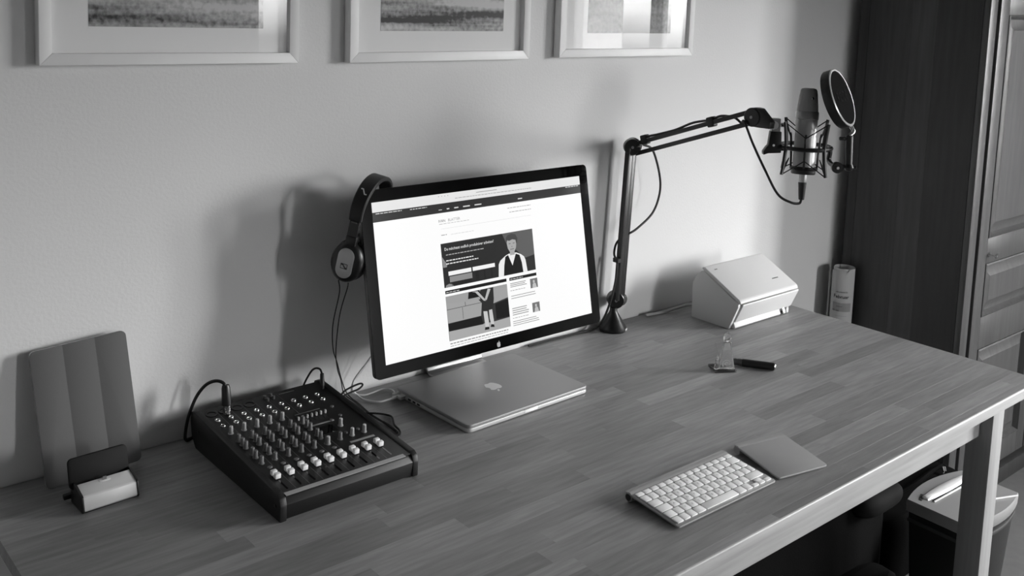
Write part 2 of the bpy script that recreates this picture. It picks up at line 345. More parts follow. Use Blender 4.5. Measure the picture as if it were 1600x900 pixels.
flat('contact_marks', dashes(.361, .432, .2835, .0018) + dashes(.366, .432, .2740, .0018) + dashes(.169, .184, .2463, .0022), .60, lay=2)
flat('thin_rule', [R(.170, .430, .2595, .2600)] + dashes(.195, .26, .2452, .0015), .82, lay=2)
# banner with the man in a waistcoat
flat('banner', [R(.1648, .4300, .1322, .2280)], .15)
flat('banner_backdrop', [[(.338, .2278), (.4298, .2278), (.4298, .168), (.400, .164), (.376, .185), (.348, .205)]], .36, lay=2)
flat('banner_curtain', [R(.395, .4298, .1325, .160)] , .16, lay=2)
flat('banner_light_patch', [[(.1655, .200), (.172, .190), (.178, .182), (.176, .176), (.166, .176)], [(.168, .1325), (.190, .1325), (.188, .1370), (.178, .1395), (.170, .137)], R(.181, .243, .142, .1545)], .55, lay=2)
flat('banner_shade', [R(.185, .240, .134, .1425), R(.2525, .262, .1345, .1555), R(.276, .281, .1345, .1555), R(.296, .301, .1345, .1555)], .12, lay=2)
flat('banner_shirt', [[(.3172, .1324), (.3205, .160), (.326, .168), (.3415, .1765), (.352, .180), (.375, .180), (.388, .1745), (.397, .168), (.4008, .160), (.404, .1324)]], .93, lay=3)
flat('banner_waistcoat', [[(.3325, .1324), (.336, .155), (.3415, .1745), (.350, .1775), (.3605, .152), (.373, .1775), (.384, .1730), (.389, .155), (.391, .1324)]], .06, lay=4)
flat('banner_face', [[(.349, .203), (.351, .192), (.3565, .183), (.363, .1795), (.370, .183), (.3755, .192), (.3775, .203), (.376, .212), (.363, .216), (.350, .212)], R(.356, .370, .176, .184)], .66, lay=5)
flat('banner_hair', [[(.3485, .205), (.3475, .216), (.354, .2225), (.366, .2245), (.377, .2215), (.382, .212), (.3795, .202), (.377, .200), (.3755, .209), (.366, .2115), (.357, .2090), (.351, .211)]], .27, lay=6)
flat('banner_features', [R(.3545, .3600, .2018, .2032), R(.3665, .3720, .2018, .2032), R(.3575, .3690, .1888, .1902), R(.3620, .3645, .1945, .1960)], .35, lay=7)
stext('banner_headline', 'Du m\u00f6chtest endlich produktiver arbeiten?', .1735, .2118, .0092, .97, .86, lay=3)
flat('banner_text_marks', dashes(.1765, .283, .2022, .0024), .70, lay=3)
flat('banner_bold_marks', dashes(.1755, .2505, .1896, .0030) + dashes(.1750, .2640, .1828, .0030), .92, lay=3)
flat('banner_button', [R(.1787, .2417, .1567, .1657), R(.2456, .3091, .1570, .1657)], .95, lay=3)
flat('section_bar', [R(.1658, .3390, .1184, .1255), R(.3476, .4302, .1184, .1252)], .08)
flat('section_bar_marks', dashes(.168, .204, .1215, .0022) + dashes(.350, .388, .1215, .0022), .80, lay=2)
# second picture: sofa and crossed legs
flat('feature_picture', [R(.1655, .3390, .0165, .1130)], .20)
flat('feature_wall', [R(.1657, .3388, .092, .1129)], .62, lay=2)
flat('feature_sofa', [[(.1657, .055), (.257, .0554), (.262, .083), (.252, .094), (.216, .094), (.1657, .098)], [(.292, .076), (.3386, .083), (.3386, .105), (.300, .108)]], .63, lay=3)
flat('feature_sofa_seam', [R(.1657, .262, .0838, .0850), R(.2070, .2082, .058, .083), R(.2155, .2170, .085, .0935)], .34, lay=4)
flat('feature_shadow', [[(.1660, .0376), (.1657, .054), (.257, .0550), (.262, .036)], [(.300, .040), (.300, .074), (.3384, .080), (.3384, .040)], [(.225, .098), (.262, .098), (.258, .1125), (.228, .1125)]], .07, lay=4)
flat('feature_floor', [[(.1660, .0170), (.3384, .0168), (.3384, .038), (.290, .036), (.262, .037), (.1662, .0376)]], .66, lay=3)
flat('feature_skirt', [[(.2625, .062), (.262, .086), (.254, .104), (.262, .1125), (.298, .1125), (.297, .086), (.291, .062)]], .16, lay=5)
flat('feature_arm', [[(.236, .1120), (.246, .1095), (.2680, .087), (.2740, .086), (.2700, .092), (.2530, .1110)], [(.276, .087), (.290, .110), (.282, .112), (.271, .090)]], .72, lay=6)
flat('feature_leg', [[(.2640, .064), (.2750, .0625), (.2768, .040), (.2760, .026), (.2665, .024), (.2650, .042)], [(.2800, .064), (.2890, .0645), (.2912, .040), (.2905, .026), (.2830, .030), (.2800, .046)]], .78, lay=6)
flat('feature_shoe', [[(.2632, .0224), (.2760, .0220), (.2762, .0275), (.2650, .0285)], [(.280, .0262), (.2915, .0240), (.2908, .0300), (.2830, .0320)]], .10, lay=7)
flat('caption_marks', dashes(.1668, .331, .0105, .0030) + dashes(.1668, .330, .0050, .0016), .55, lay=2)
flat('side_text', lines(.3485, .398, .1040, .1115, 3, .0016) + lines(.3480, .428, .0775, .0830, 2, .0014) + dashes(.3478, .392, .0955, .0016) + lines(.3480, .398, .0400, .0545, 4, .0018) + dashes(.3475, .395, .0325, .0015) + lines(.3470, .428, .0160, .0250, 3, .0014), .55, lay=2)
for y0, y1 in ((.0912, .1130), (.0353, .0572)):
    flat('thumbnail', [R(.4088, .4314, y0, y1)], .45, lay=2)
    flat('thumbnail_figure', [[(.414, y0), (.416, y0 + .009), (.420, y0 + .012), (.425, y0 + .010), (.428, y0)], [(.417, y0 + .012), (.4175, y0 + .018), (.4225, y0 + .018), (.423, y0 + .012)]], .75, lay=3)
def apple_poly(s):
    """bitten fruit emblem with a leaf: outline about s high"""
    pts = []
    R_ = [(0, .36), (.10, .40), (.20, .415), (.30, .38), (.385, .30), (.33, .22), (.305, .12), (.33, .01), (.40, -.07), (.36, -.20), (.29, -.34), (.20, -.44), (.10, -.43), (0, -.40)]
    Lf = [(-.10, -.43), (-.20, -.44), (-.29, -.35), (-.37, -.20), (-.415, -.02), (-.41, .16), (-.35, .31), (-.25, .395), (-.14, .41), (-.06, .375)]
    leaf = [(.00, .44), (.01, .54), (.07, .63), (.18, .69), (.18, .60), (.13, .50), (.06, .45)]
    return [[(x * s, y * s) for x, y in R_ + Lf], [(x * s, y * s) for x, y in leaf]]
bm = nb()
for P in apple_poly(.0125): prism(bm, [(x + .2995, y - .0172) for x, y in P], .0003, Matrix.Translation((0, 0, .0011)))
part('emblem', bm, mat('emblem_silver', .62, .35), bez, MD, label='small silver fruit emblem under the screen')
# stand: neck on the back, foot behind the laptop
bm = nb()
sec = [(-.048, .000), (-.020, .000), (-.010, .004), (-.006, .014), (-.026, .175), (-.100, .190), (-.098, .183), (-.034, .168), (-.016, .018), (-.018, .010), (-.024, .006), (-.048, .006)]
prism(bm, sec, .165, YZ(.975), .0012)
part('stand', bm, ALU, mon)
bm = nb(); box(bm, 1.02, 1.10, -.128, -.092, .172, .200, .004); part('hinge', bm, ALU, mon)

# ============================================================ laptop
lap = thing('laptop', 'closed silver laptop lying in front of the monitor', 'laptop', (.855, -.3282, 0), .0248)
LW, LD = .359, .2600; MC = Matrix.Translation((LW / 2, LD / 2, 0))
lap_m = mat('laptop_aluminium', .60, .52, .3)
base = part('base', slab(nb(), LW, LD, .0095, .013, .0022, MC, .0012), mat('laptop_lit_aluminium', .76, .4, .2), lap, local=True)  # paler than the lid: light on the front edge painted into the base
for x, y in ((.03, .03), (LW - .03, .03), (.03, LD - .03), (LW - .03, LD - .03)): part('foot', cyl(nb(), (x, y, 0), (x, y, .0013), .007, seg=14), RUBBER, lap, local=True)
part('gap_seal', slab(nb(), LW - .006, LD - .006, .0012, .011, .0002, MC, .0106), RUBBER, lap, local=True)
lid = part('lid', slab(nb(), LW, LD, .0066, .013, .0018, MC, .0116), lap_m, lap, local=True)
bm = nb()
for P in apple_poly(.044): prism(bm, [(-x + LW / 2, -y + LD / 2) for x, y in P], .0003, Matrix.Translation((0, 0, .0181)))
part('emblem', bm, mat('emblem_white', .88, .3), lid, local=True, label='pale fruit emblem on the lid')
part('finger_notch', box(nb(), LW / 2 - .019, LW / 2 + .019, -.0004, .002, .0042, .0108, .0003), mat('notch_lit_white', .98, .3), base, local=True)  # plain white stands in for light caught in the recess
part('hinge', cyl(nb(), (.05, LD - .004, .0105), (LW - .05, LD - .004, .0105), .0045, seg=12), BLACK, lap, local=True)
for y in (.205, .188, .172): part('port', box(nb(), -.0004, .002, y - .005, y + .005, .0045, .0085), RUBBER, base, local=True)

# white cables between monitor and laptop
def cable(name, label, pts, r, m, cat='cable', seg=8, group=None, n=6):
    c = thing(name, label, cat, pts[0], 0, group); part('cord', tube(nb(), pts, r, seg, n), m, c); return c
WC = mat('white_cable', .88, .5)
c1 = cable('power_cable', 'white cable with a fat plug in the laptop side, nearer of two', [(.815, -.055, .125), (.790, -.045, .085), (.762, -.034, .045), (.760, -.030, .022), (.770, -.032, .008), (.7740, -.058, .0035), (.792, -.0855, .0035), (.812, -.0905, .0045), (.829, -.0918, .0062)], .0021, WC)
part('strain_relief', tube(nb(), [(.824, -.0915, .0060), (.832, -.0918, .0064), (.842, -.0917, .0066)], .0036, 10), WC, c1)
part('plug', box(nb(), -.013, .013, -.0075, .0075, -.0042, .0042, .002, 3), WHITEP, c1, Matrix.Translation((.8495, -.1000, .0068)) @ Matrix.Rotation(.0248, 4, 'Z'))
c2 = cable('display_cable', 'thin white cable behind the fat plug, farther of two', [(.815, -.040, .110), (.790, -.034, .070), (.766, -.024, .035), (.768, -.016, .008), (.785, -.0330, .0030), (.806, -.0350, .0030), (.830, -.0310, .0030), (.843, -.0330, .0035), (.852, -.050, .0050), (.848, -.066, .0062), (.8455, -.0715, .0065)], .0018, WC)
part('plug', box(nb(), -.010, .010, -.005, .005, -.0036, .0036, .0015, 2), WHITEP, c2, Matrix.Translation((.8450, -.0800, .0066)) @ Matrix.Rotation(.0248, 4, 'Z'))

# ============================================================ headphones on the monitor corner
hn = Vector((-.82, -.57, 0)).normalized(); ht = Vector((hn.y, -hn.x, 0)); ez = Vector((0, 0, 1)); ht, ez = ht * cos(.21) + ez * sin(.21), ez * cos(.21) - ht * sin(.21)   # outward from the near cup; sideways (towards the viewer)
hc = Vector((.671, -.143, .352)); hp = thing('headphones', 'black headphones with silver cup plate hung on the monitor corner', 'headphones', (hc.x, hc.y, hc.z - .045))
def HM(o, flip=False):
    n = -hn if flip else hn; t = -ht if flip else ht
    M_ = Matrix((t, ez, n)).transposed().to_4x4(); M_.translation = o; return M_
silver = mat('silver_plate', .72, .4, .35)
for k in (0, 1):
    o = hc - hn * (.150 * k); f = bool(k); Mx = HM(o, f)
    cup = part('ear_cup', lathe(nb(), [(.022, .006), (.034, .004), (.0395, -.001), (.041, -.008), (.040, -.016), (.036, -.018)], 32, Mx, .86, 1.06), SATIN, hp)
    part('cushion', lathe(nb(), [(.034, -.018), (.0405, -.019), (.043, -.025), (.041, -.032), (.033, -.034), (.022, -.031), (.020, -.022)], 32, Mx, .88, 1.05), RUBBER, cup)
    pb = nb(); bb = nb(); pts = [(x, y) for x, y in rrect(.036, .064, .0178, 7)]
    loft(bb, [[(x, y, .002) for x, y in pts], [(x, y, .0062) for x, y in pts], [(x * .93, y * .96, .0072) for x, y in pts], [(x * .5, y * .5, .0078) for x, y in pts]])
    merge(pb, bb, Mx); pt_ = part('cup_plate', pb, silver, cup, label='silver oval plate')
    lg = nb()   # emblem: a framed slanting S
    ol, il = [(-.0075, -.0055), (.0075, -.0055), (.0075, .0055), (-.0075, .0055)], None
    for (x0, x1, y0, y1) in ((-.0075, .0075, .0045, .0055), (-.0075, .0075, -.0055, -.0045), (-.0075, -.0065, -.0045, .0045), (.0065, .0075, -.0045, .0045)): box(lg, x0, x1, y0, y1, .0074, .0084)
    prism(lg, [(-.0062, -.0042), (-.0022, -.0042), (.0032, .0020), (.0062, .0020), (.0062, .0042), (.0022, .0042), (-.0032, -.0020), (-.0062, -.0020)], .0008, Matrix.Translation((0, 0, .0076)))
    part('emblem', lg, SATIN, cup, Mx @ Matrix.Translation((0, -.006, 0)))
    # yoke and slider
    yk = nb(); box(yk, -.012, .012, .036, .058, -.016, .002, .003, 2, Mx); part('yoke', yk, SATIN, hp)
# headband: a strap bent over the corner
A0 = hc - hn * .075
def band(a0, a1, w, t0, t1, ra, rb_, n=26):
    bm = nb(); loops = []
    for i in range(n + 1):
        a = a0 + (a1 - a0) * i / n; c_, s_ = cos(a), sin(a); ctr = A0 + ez * (.459 - A0.z); d = (hn * c_ * ra + ez * s_ * rb_)
        nn = (hn * c_ / ra + ez * s_ / rb_).normalized(); ww = w(i / n) if callable(w) else w
        p = ctr + d; loops.append([p + nn * t1 + ht * (ww / 2 - .002), p + nn * (t1 - .002) + ht * ww / 2, p + nn * (t0 + .002) + ht * ww / 2, p + nn * t0 + ht * (ww / 2 - .002), p + nn * t0 - ht * (ww / 2 - .002), p + nn * (t0 + .002) - ht * ww / 2, p + nn * (t1 - .002) - ht * ww / 2, p + nn * t1 - ht * (ww / 2 - .002)])
    return loft(bm, loops)
part('headband', band(radians(-14), radians(194), lambda t: .027 + .006 * sin(pi * t), -.0035, .006, .074, .062), mat('headband_black', .085, .5), hp)
for k in (0, 1):
    sgn = 1 - 2 * k; o = A0 + hn * sgn * .0735
    sl = nb(); P0 = o + ez * (.400 - o.z); P1 = o + ez * (.452 - o.z); n_ = hn * sgn
    for (q, ww) in ((0, .0105),):
        loft(sl, [[P + ht * s_ * ww + n_ * z_ for s_, z_ in ((1, .002), (1, -.003), (-1, -.003), (-1, .002))] for P in (P0, P1)])
    part('slider', sl, SATIN, hp)
    mk = nb(); C_ = o + ez * (.4405 - o.z) + n_ * .0068
    loft(mk, [[C_ + ht * s_ * .006 + ez * z_ + n_ * d_ for s_, z_ in ((1, .0012), (1, -.0012), (-1, -.0012), (-1, .0012))] for d_ in (-.004, .0002)])
    part('size_mark', mk, mat('dull_mark', .35, .4), hp)
# emblem on the outside of the band
lg = nb(); ctr = A0 + ez * (.459 - A0.z); a = radians(40); P = ctr + hn * cos(a) * .074 + ez * sin(a) * .062; nn = (hn * cos(a) / .074 + ez * sin(a) / .062).normalized(); up_ = nn.cross(ht).normalized()
Mb = Matrix((ht, -up_ if up_.z < 0 else up_, nn)).transposed().to_4x4(); Mb.translation = P + nn * .0061
prism(lg, [(-.0062, -.0050), (-.0022, -.0050), (.0032, .0030), (.0062, .0030), (.0062, .0050), (.0022, .0050), (-.0032, -.0030), (-.0062, -.0030)], .0003, Mb @ Matrix.Diagonal((1.35, 1.35, 1, 1)))
part('emblem', lg, mat('print_silver', .85, .5), hp, label='silver printed emblem on the band')
HC = mat('headphone_cord', .06, .5)
lowA = hc + ez * -.043 + ht * .010 - hn * .006; lowB = hc + ez * -.043 - ht * .012 - hn * .006
corA = [lowA, (.664, -.130, .286), (.6625, -.108, .213), (.668, -.100, .157), (.690, -.080, .115), (.722, -.045, .060), (.745, -.026, .020), (.7550, -.035, .004), (.7555, -.060, .0022), (.7470, -.118, .0022), (.7462, -.150, .0022), (.7455, -.185, .0030)]
corB = [lowB, (.690, -.118, .288), (.6815, -.103, .228), (.678, -.095, .150), (.688, -.085, .104), (.715, -.055, .062), (.737, -.028, .022), (.750, -.024, .005), (.7525, -.060, .0022), (.7440, -.118, .0022), (.7425, -.150, .0022), (.7435, -.185, .0030)]
part('cord', tube(nb(), corA, .0012, 8, 7), HC, hp); part('cord', tube(nb(), corB, .0012, 8, 7), HC, hp)
part('cord_joint', tube(nb(), [(.7445, -.180, .0032), (.7440, -.205, .0034), (.7400, -.238, .0034)], .0026, 10), HC, hp)

# ============================================================ mixer
mx = thing('audio_mixer', 'black audio mixer with white faders beside the monitor', 'mixer', (.525, -.23, 0))
MW = .2620; FYm, BYm, ZF, ZB = -.405, -.050, .0447, .0715
sl_ = math.atan2(ZB - ZF, BYm - FYm); MP = Matrix.Translation((.396, FYm, ZF)) @ Matrix.Rotation(sl_, 4, 'X')   # panel frame: u right, v towards the wall, w off the panel
PL = math.hypot(ZB - ZF, BYm - FYm)
CASE = mat('mixer_case', .05, .5, bump=.15, bscale=900); PANEL = mat('mixer_panel', .10, .45)
bm = nb(); prism(bm, [(FYm - .004, .003), (FYm - .007, .030), (FYm, .0400), (FYm + .004, .0435), (BYm, .0700), (BYm + .004, .066), (BYm + .004, .003)], MW, YZ(.396), .0008); part('case', bm, CASE, mx)
part('panel', box(nb(), .001, MW - .001, .0005, PL - .002, -.0015, 0.0, .0003, 1), PANEL, mx, MP)
for x0, x1 in ((.3835, .3965), (.6575, .6700)):
    bm = nb(); prism(bm, [(-.412, .0005), (-.413, .0300), (-.409, .0420), (-.400, .0480), (-.095, .0715), (-.055, .0745), (-.040, .0700), (-.036, .0560), (-.042, .0200), (-.060, .0005)], x1 - x0, YZ(x0), .002); ck = part('side_cheek', bm, CASE, mx)
    xs = x0 if x0 < .5 else x1; d_ = -1 if x0 < .5 else 1
    for (yy, zz) in ((-.075, .040), (-.395, .025)): part('screw', cyl(nb(), (xs - d_ * .001, yy, zz), (xs + d_ * .0012, yy, zz), .0035, seg=12), mat('screw_dark', .3, .35, .8), ck)
for x in (.41, .64):
    for y in (-.385, -.085): part('foot', cyl(nb(), (x, y, 0), (x, y, .0035), .007, seg=12), RUBBER, mx)
DIV = mat('panel_line', .42, .5); UC = [.0135 + .0268 * i for i in range(9)]
for i in range(9):
    u = .0003 + .0268 * (i + 1) if i < 8 else MW - .004
    part('divider_line', box(nb(), u - .0003, u + .0003, .010, .088 if i >= 6 else PL - .012, 0, .0002), DIV, mx, MP)
part('label_strip', box(nb(), .001, MW - .014, -.0038, .0070, 0, .0008, .0002, 1), mat('strip_grey', .66, .5), mx, MP)
part('label_strip', box(nb(), .1875, .2410, .0925, .0980, 0, .0006), mat('strip_grey2', .60, .5), mx, MP)
part('label_strip', box(nb(), .1475, .2065, .1865, .1905, 0, .0006), mat('strip_grey3', .55, .5), mx, MP)
part('label_strip', box(nb(), .150, .206, .2435, .2450, 0, .0004), DIV, mx, MP)
part('label_strip', box(nb(), .165, .200, .3400, .3420, 0, .0004), DIV, mx, MP)
part('display_window', box(nb(), .1465, .1935, .1475, .1755, 0, .0008, .0003, 1), GLOSS, mx, MP)
KN = mat('knob_grey', .42, .5); KT = mat('knob_pale', .58, .45)
def knob_mesh(r, h, top, name, m):
    bm = nb(); lathe(bm, [(r * 1.25, 0), (r * 1.3, .0012), (r, .0022), (r * .88, h - .0012), (r * .78, h), (r * .1, h)], 16)
    box(bm, -.0005, .0005, 0, r * .86, h - .0004, h + .0003); return finish(bm, name, m)
k1 = knob_mesh(.0042, .0150, 1, 'knob', KN); k2 = knob_mesh(.0042, .0150, 1, 'knob', KT)
cap_m = finish(lathe(nb(), [(.0034, 0), (.0034, .0008), (.0028, .0014), (.0003, .0014)], 12), 'knob_cap', mat('cap_pale', .72, .4))
Rinv = Matrix.Translation(-ABS[mx]) @ MP; prot = (sl_, 0, 0)
def put(name, me, u, v, w_=0.0, rz=0, label=None):
    p = Rinv @ Vector((u, v, w_)); o = inst(name, me, mx, p, (sl_, 0, 0), label)
    if rz: o.rotation_euler = (Matrix.Rotation(sl_, 3, 'X') @ Matrix.Rotation(rz, 3, 'Z')).to_euler()
    return o
def with_cap(k, h=.0148):
    inst('knob_cap', cap_m, k, (0, 0, h))
for i in range(5): with_cap(put('knob', k2, UC[i], .2410, rz=random.uniform(-2, 2), label='pale topped gain knob'))
for i in range(6):
    for v in (.2075, .1908, .1772, .1506, .1374, .1140): put('knob', k1, UC[i] - .0002, v, rz=random.uniform(-2, 2))
for (u, v, c_) in ((.1489, .1121, 1), (.1774, .1160, 0), (.2051, .1612, 1), (.2043, .1169, 1), (.2313, .1163, 1)):
    k = put('knob', k2 if c_ else k1, u, v, rz=random.uniform(-1, 1)); 
    if c_: with_cap(k)
# faders: dark slot and a stepped white cap
slot_m = finish(box(nb(), -.0018, .0018, -.026, .030, 0, .0003), 'fader_slot', GLOSS)
fc = nb(); box(fc, -.0054, .0054, -.0108, -.0022, .0015, .0106, .0012, 2); box(fc, -.0054, .0054, .0024, .0108, .0015, .0100, .0012, 2); box(fc, -.0042, .0042, -.0024, .0026, .0015, .0040); box(fc, -.0012, .0012, -.004, .004, -.003, .002)
fader_m = finish(fc, 'fader_cap', mat('fader_white', .94, .45))
for i in range(9):
    put('fader_slot', slot_m, UC[i] + .0006 * i * .2, .0420); put('fader_cap', fader_m, UC[i], .0605)
mute_m = finish(lathe(nb(), [(.0052, 0), (.0052, .0014), (.0044, .0022), (.0005, .0024)], 16, None, 1.0, .72), 'mute_button', GREYP)
for i in range(6): put('mute_button', mute_m, .0195 + .0264 * i, .0938)
btn_m = finish(lathe(nb(), [(.0036, 0), (.0036, .0020), (.0028, .0028), (.0004, .0030)], 14), 'round_button', mat('button_grey', .38, .45))
for (u, v) in ((.2304, .2377), (.2257, .1974), (.2011, .1890), (.1994, .1313), (.2260, .1310), (.1468, .1857)): put('round_button', btn_m, u, v)
jk = nb(); lathe(jk, [(.0030, .0002), (.0030, .0022), (.0036, .0030), (.0052, .0030), (.0058, .0018), (.0058, 0)], 16)
jack_m = finish(jk, 'jack_socket', CHROME); hole_m = finish(lathe(nb(), [(.0030, 0), (.0030, .0006), (.0002, .0006)], 12), 'socket_hole', GLOSS)
for i in range(9):
    for v in (.2995, .2755):
        j = put('jack_socket', jack_m, UC[i] + .0004 * i, v); inst('socket_hole', hole_m, j, (0, 0, 0))
xl = nb(); lathe(xl, [(.0085, .0004), (.0085, .0012), (.0095, .0016), (.0118, .0014), (.0120, 0)], 24); xlr_m = finish(xl, 'microphone_socket', GLOSS)
for i in range(4): put('microphone_socket', xlr_m, UC[i] + .001, .3300)
rc = nb(); lathe(rc, [(.0016, .0060), (.0020, .0066), (.0032, .0066), (.0034, .0055), (.0034, 0)], 14); rca_m = finish(rc, 'phono_socket', mat('phono_grey', .5, .3, .8))
for (u, v) in ((.1321, .3390), (.1471, .3420), (.1325, .3263), (.1469, .3295)): put('phono_socket', rca_m, u, v)
eqs_m = finish(box(nb(), -.0008, .0008, -.014, .014, 0, .0003), 'slider_slot', GLOSS)
eqc_m = finish(box(nb(), -.0016, .0016, -.0022, .0022, 0, .0075, .0005, 1), 'slider_cap', mat('slider_pale', .72, .45))
for i in range(7):
    put('slider_slot', eqs_m, .1460 + .0100 * i, .2200); put('slider_cap', eqc_m, .1460 + .0100 * i, .2222)

# ============================================================ tablet with folded cover, dock
tabt = thing('tablet', 'tablet in a grey folding cover leaning on the wall', 'tablet', (.194, -.055, 0))
TWd, THt = .170, .2500; lean = radians(9.0)
MTb = Matrix.Translation((.1075, -.0600, .0005)) @ Matrix.Rotation(-.012, 4, 'Z') @ Matrix.Rotation(radians(-3.2), 4, 'Y') @ Matrix.Rotation(-lean, 4, 'X') @ Matrix.Rotation(radians(90), 4, 'X')
part('body', slab(nb(), TWd, THt, .0072, .010, .0015, MTb @ Matrix.Translation((TWd / 2, THt / 2, -.0075))), ALU, tabt)
CV = mat('cover_grey', .40, .85, spec=.1, bump=.05, bscale=500)
for i in range(3):
    w_ = TWd / 3; bm = nb(); x0 = i * w_; e = .0003
    rr_ = .010
    pts = []
    if i == 0: pts = [(x0, THt - rr_)] + [(x0 + rr_ - rr_ * cos(a), THt - rr_ + rr_ * sin(a)) for a in [pi / 2 * k / 4 for k in range(1, 5)]] + [(x0 + w_ - e, THt), (x0 + w_ - e, 0)] + [(x0 + rr_ - rr_ * sin(a), rr_ - rr_ * cos(a)) for a in [pi / 2 * k / 4 for k in range(0, 5)]]
    elif i == 1: pts = R(x0 + e, x0 + w_ - e, 0, THt)
    else: pts = [(x0 + e, 0), (x0 + e, THt)] + [(x0 + w_ - rr_ + rr_ * sin(a), THt - rr_ + rr_ * cos(a)) for a in [pi / 2 * k / 4 for k in range(0, 5)]] + [(x0 + w_ - rr_ + rr_ * cos(a), rr_ - rr_ * sin(a)) for a in [pi / 2 * k / 4 for k in range(0, 5)]]
    prism(bm, pts, .0022, MTb, .0004); part('cover_panel', bm, CV, tabt)
bm = nb(); 
for i in (1, 2): box(bm, i * TWd / 3 - .0009, i * TWd / 3 + .0009, .001, THt - .001, 0, .0021, 0, 1, MTb)
part('cover_fold', bm, CV, tabt)
dk = thing('phone_dock', 'small docking speaker with silver front before the tablet', 'dock', (.180, -.155, 0), 0)
dx0, dx1 = .1300, .2290; DM = Matrix.Translation((.1795, -.16, 0)) @ Matrix.Rotation(.045, 4, 'Z') @ Matrix.Translation((-.1795, .16, 0))
prof = [(-.1795, .0020), (-.1815, .0050), (-.1770, .0265), (-.1745, .0290), (-.1460, .0385), (-.1430, .0365), (-.1380, .0020)]
part('front_grille', prism(nb(), prof, dx1 - dx0 - .006, YZ(dx0 + .003), .0008), mat('dock_silver', .84, .4, .1), dk, DM)
prof2 = [(-.1800, .0004), (-.1835, .0040), (-.1785, .0285), (-.1750, .0310), (-.1450, .0410), (-.1300, .0380), (-.1240, .0200), (-.1260, .0004)]
for x in (dx0, dx1 - .0035): part('end_cap', prism(nb(), prof2, .0035, YZ(x), .0008), SATIN, dk, DM)
part('body', prism(nb(), [(-.1800, .0002), (-.1780, .0022), (-.1400, .0330), (-.1250, .0360), (-.1200, .0200), (-.1220, .0002)], dx1 - dx0 - .008, YZ(dx0 + .004), .001), SATIN, dk, DM)
bp = slab(nb(), .1040, .0540, .0060, .008, .001, DM @ Matrix.Translation((.1770, -.1270, .0520)) @ Matrix.Rotation(radians(78), 4, 'X')); part('back_rest', bp, mat('rest_black', .045, .6, spec=.2), dk)
cn = part('connector_base', slab(nb(), .020, .006, .0016, .0028, .0003, DM @ Matrix.Translation((.1795, -.1520, .0355)) @ Matrix.Rotation(.30, 4, 'X')), WHITEP, dk)
part('connector', box(nb(), -.0034, .0034, -.0008, .0008, 0, .0065, .0003, 1, DM @ Matrix.Translation((.1795, -.1520, .0365)) @ Matrix.Rotation(-.15, 4, 'X')), CHROME, cn)
part('plug', box(nb(), .117, .131, -.128, -.119, .006, .015, .0015, 2), SATIN, dk)

# ============================================================ boom arm
ba = thing('boom_arm', 'black jointed microphone boom arm on a conical table base', 'boom arm', (1.5805, -.0442, 0))
bs = part('base', lathe(nb(), [(.0370, 0), (.0385, .003), (.0385, .009), (.0360, .012), (.0220, .035), (.0125, .050), (.0105, .056), (.0100, .064)], 32, Matrix.Translation((1.5805, -.0442, 0))), mat('boom_base', .07, .35), ba)
tg = nb(); box(tg, -.0085, .0085, -.0004, .0004, -.003, .003, 0, 1, Matrix.Translation((1.5980, -.0785, .0065)) @ Matrix.Rotation(.46, 4, 'Z')); part('base_tag', tg, mat('tag_silver', .7, .35), bs)
pv = Vector((1.5975, -.0446, .0830)); el = Vector((1.6180, -.0450, .5055)); en = Vector((1.6110, -.4450, .6345))
aY = Vector((0, 1, 0))
def disc(name, c, ax, r, h, m=SATIN, parent=ba):
    ax = Vector(ax).normalized(); b_ = cyl(nb(), Vector(c) - ax * h / 2, Vector(c) + ax * h / 2, r, seg=28, bev=.002); o = part(name, b_, m, parent)
    for s_ in (1, -1): part('bolt', cyl(nb(), Vector(c) + ax * s_ * h / 2 - ax * s_ * .001, Vector(c) + ax * s_ * (h / 2 + .002), .0038, seg=12), mat('bolt_steel', .6, .3, .8), o)
    return o
def bar(a, b_, off, w_=.012, d_=.012):
    a = Vector(a) + off; b_ = Vector(b_) + off; M_ = frame_to(a, b_ - a, (0, 1, 0.2)); bm = nb(); box(bm, -w_ / 2, w_ / 2, -d_ / 2, d_ / 2, 0, (b_ - a).length, .0015, 2, M_); return bm
vdir = Vector((.72, -.69, 0)).normalized()
kn = disc('lower_knuckle', pv - vdir * 0.008, (-.62, -.78, 0), .0230, .030)
part('knuckle_fork', cyl(nb(), pv + Vector((.018, -.004, -.004)), pv + Vector((.018, .022, -.004)), .016, seg=24, bev=.002), SATIN, kn)
for o_ in (Vector((-.0085, -.004, 0)), Vector((.0125, .004, 0))): part('lower_bar', bar(pv, el, o_, .0180, .0160), SATIN, ba)
part('cable_clip', box(nb(), -.008, .004, -.010, .010, -.006, .006, .001, 1, Matrix.Translation(pv.lerp(el, .27) + Vector((-.020, -.003, 0)))), RUBBER, ba)
disc('elbow_knuckle', el + Vector((-.002, -.006, .002)), (-.62, -.78, 0), .0225, .024); disc('elbow_knuckle', el + Vector((.014, .004, .002)), (-.62, -.78, 0), .0225, .020)
for dz in (.0115, -.0165): part('upper_bar', bar(el + Vector((.012, -.012, 0)), en + Vector((0, .012, 0)), Vector((0, 0, dz)), .0125, .0115), SATIN, ba)
disc('end_knuckle', en, (-.9, .0, .0), .0230, .026)
d2 = (en - el).normalized()
hb = nb(); prism(hb, [(-.435, .655), (-.452, .6585), (-.466, .657), (-.497, .628), (-.495, .612), (-.465, .6115), (-.440, .6120)], .020, YZ(1.6010), .0015); part('end_bracket', hb, SATIN, ba)
sp = nb(); pts = []
for i in range(60): 
    t = i / 59; pts.append(el.lerp(en, .05 + .10 * t) + Vector((.0015 * cos(i * 1.6), .001, -.003 + .003 * sin(i * 1.6))))
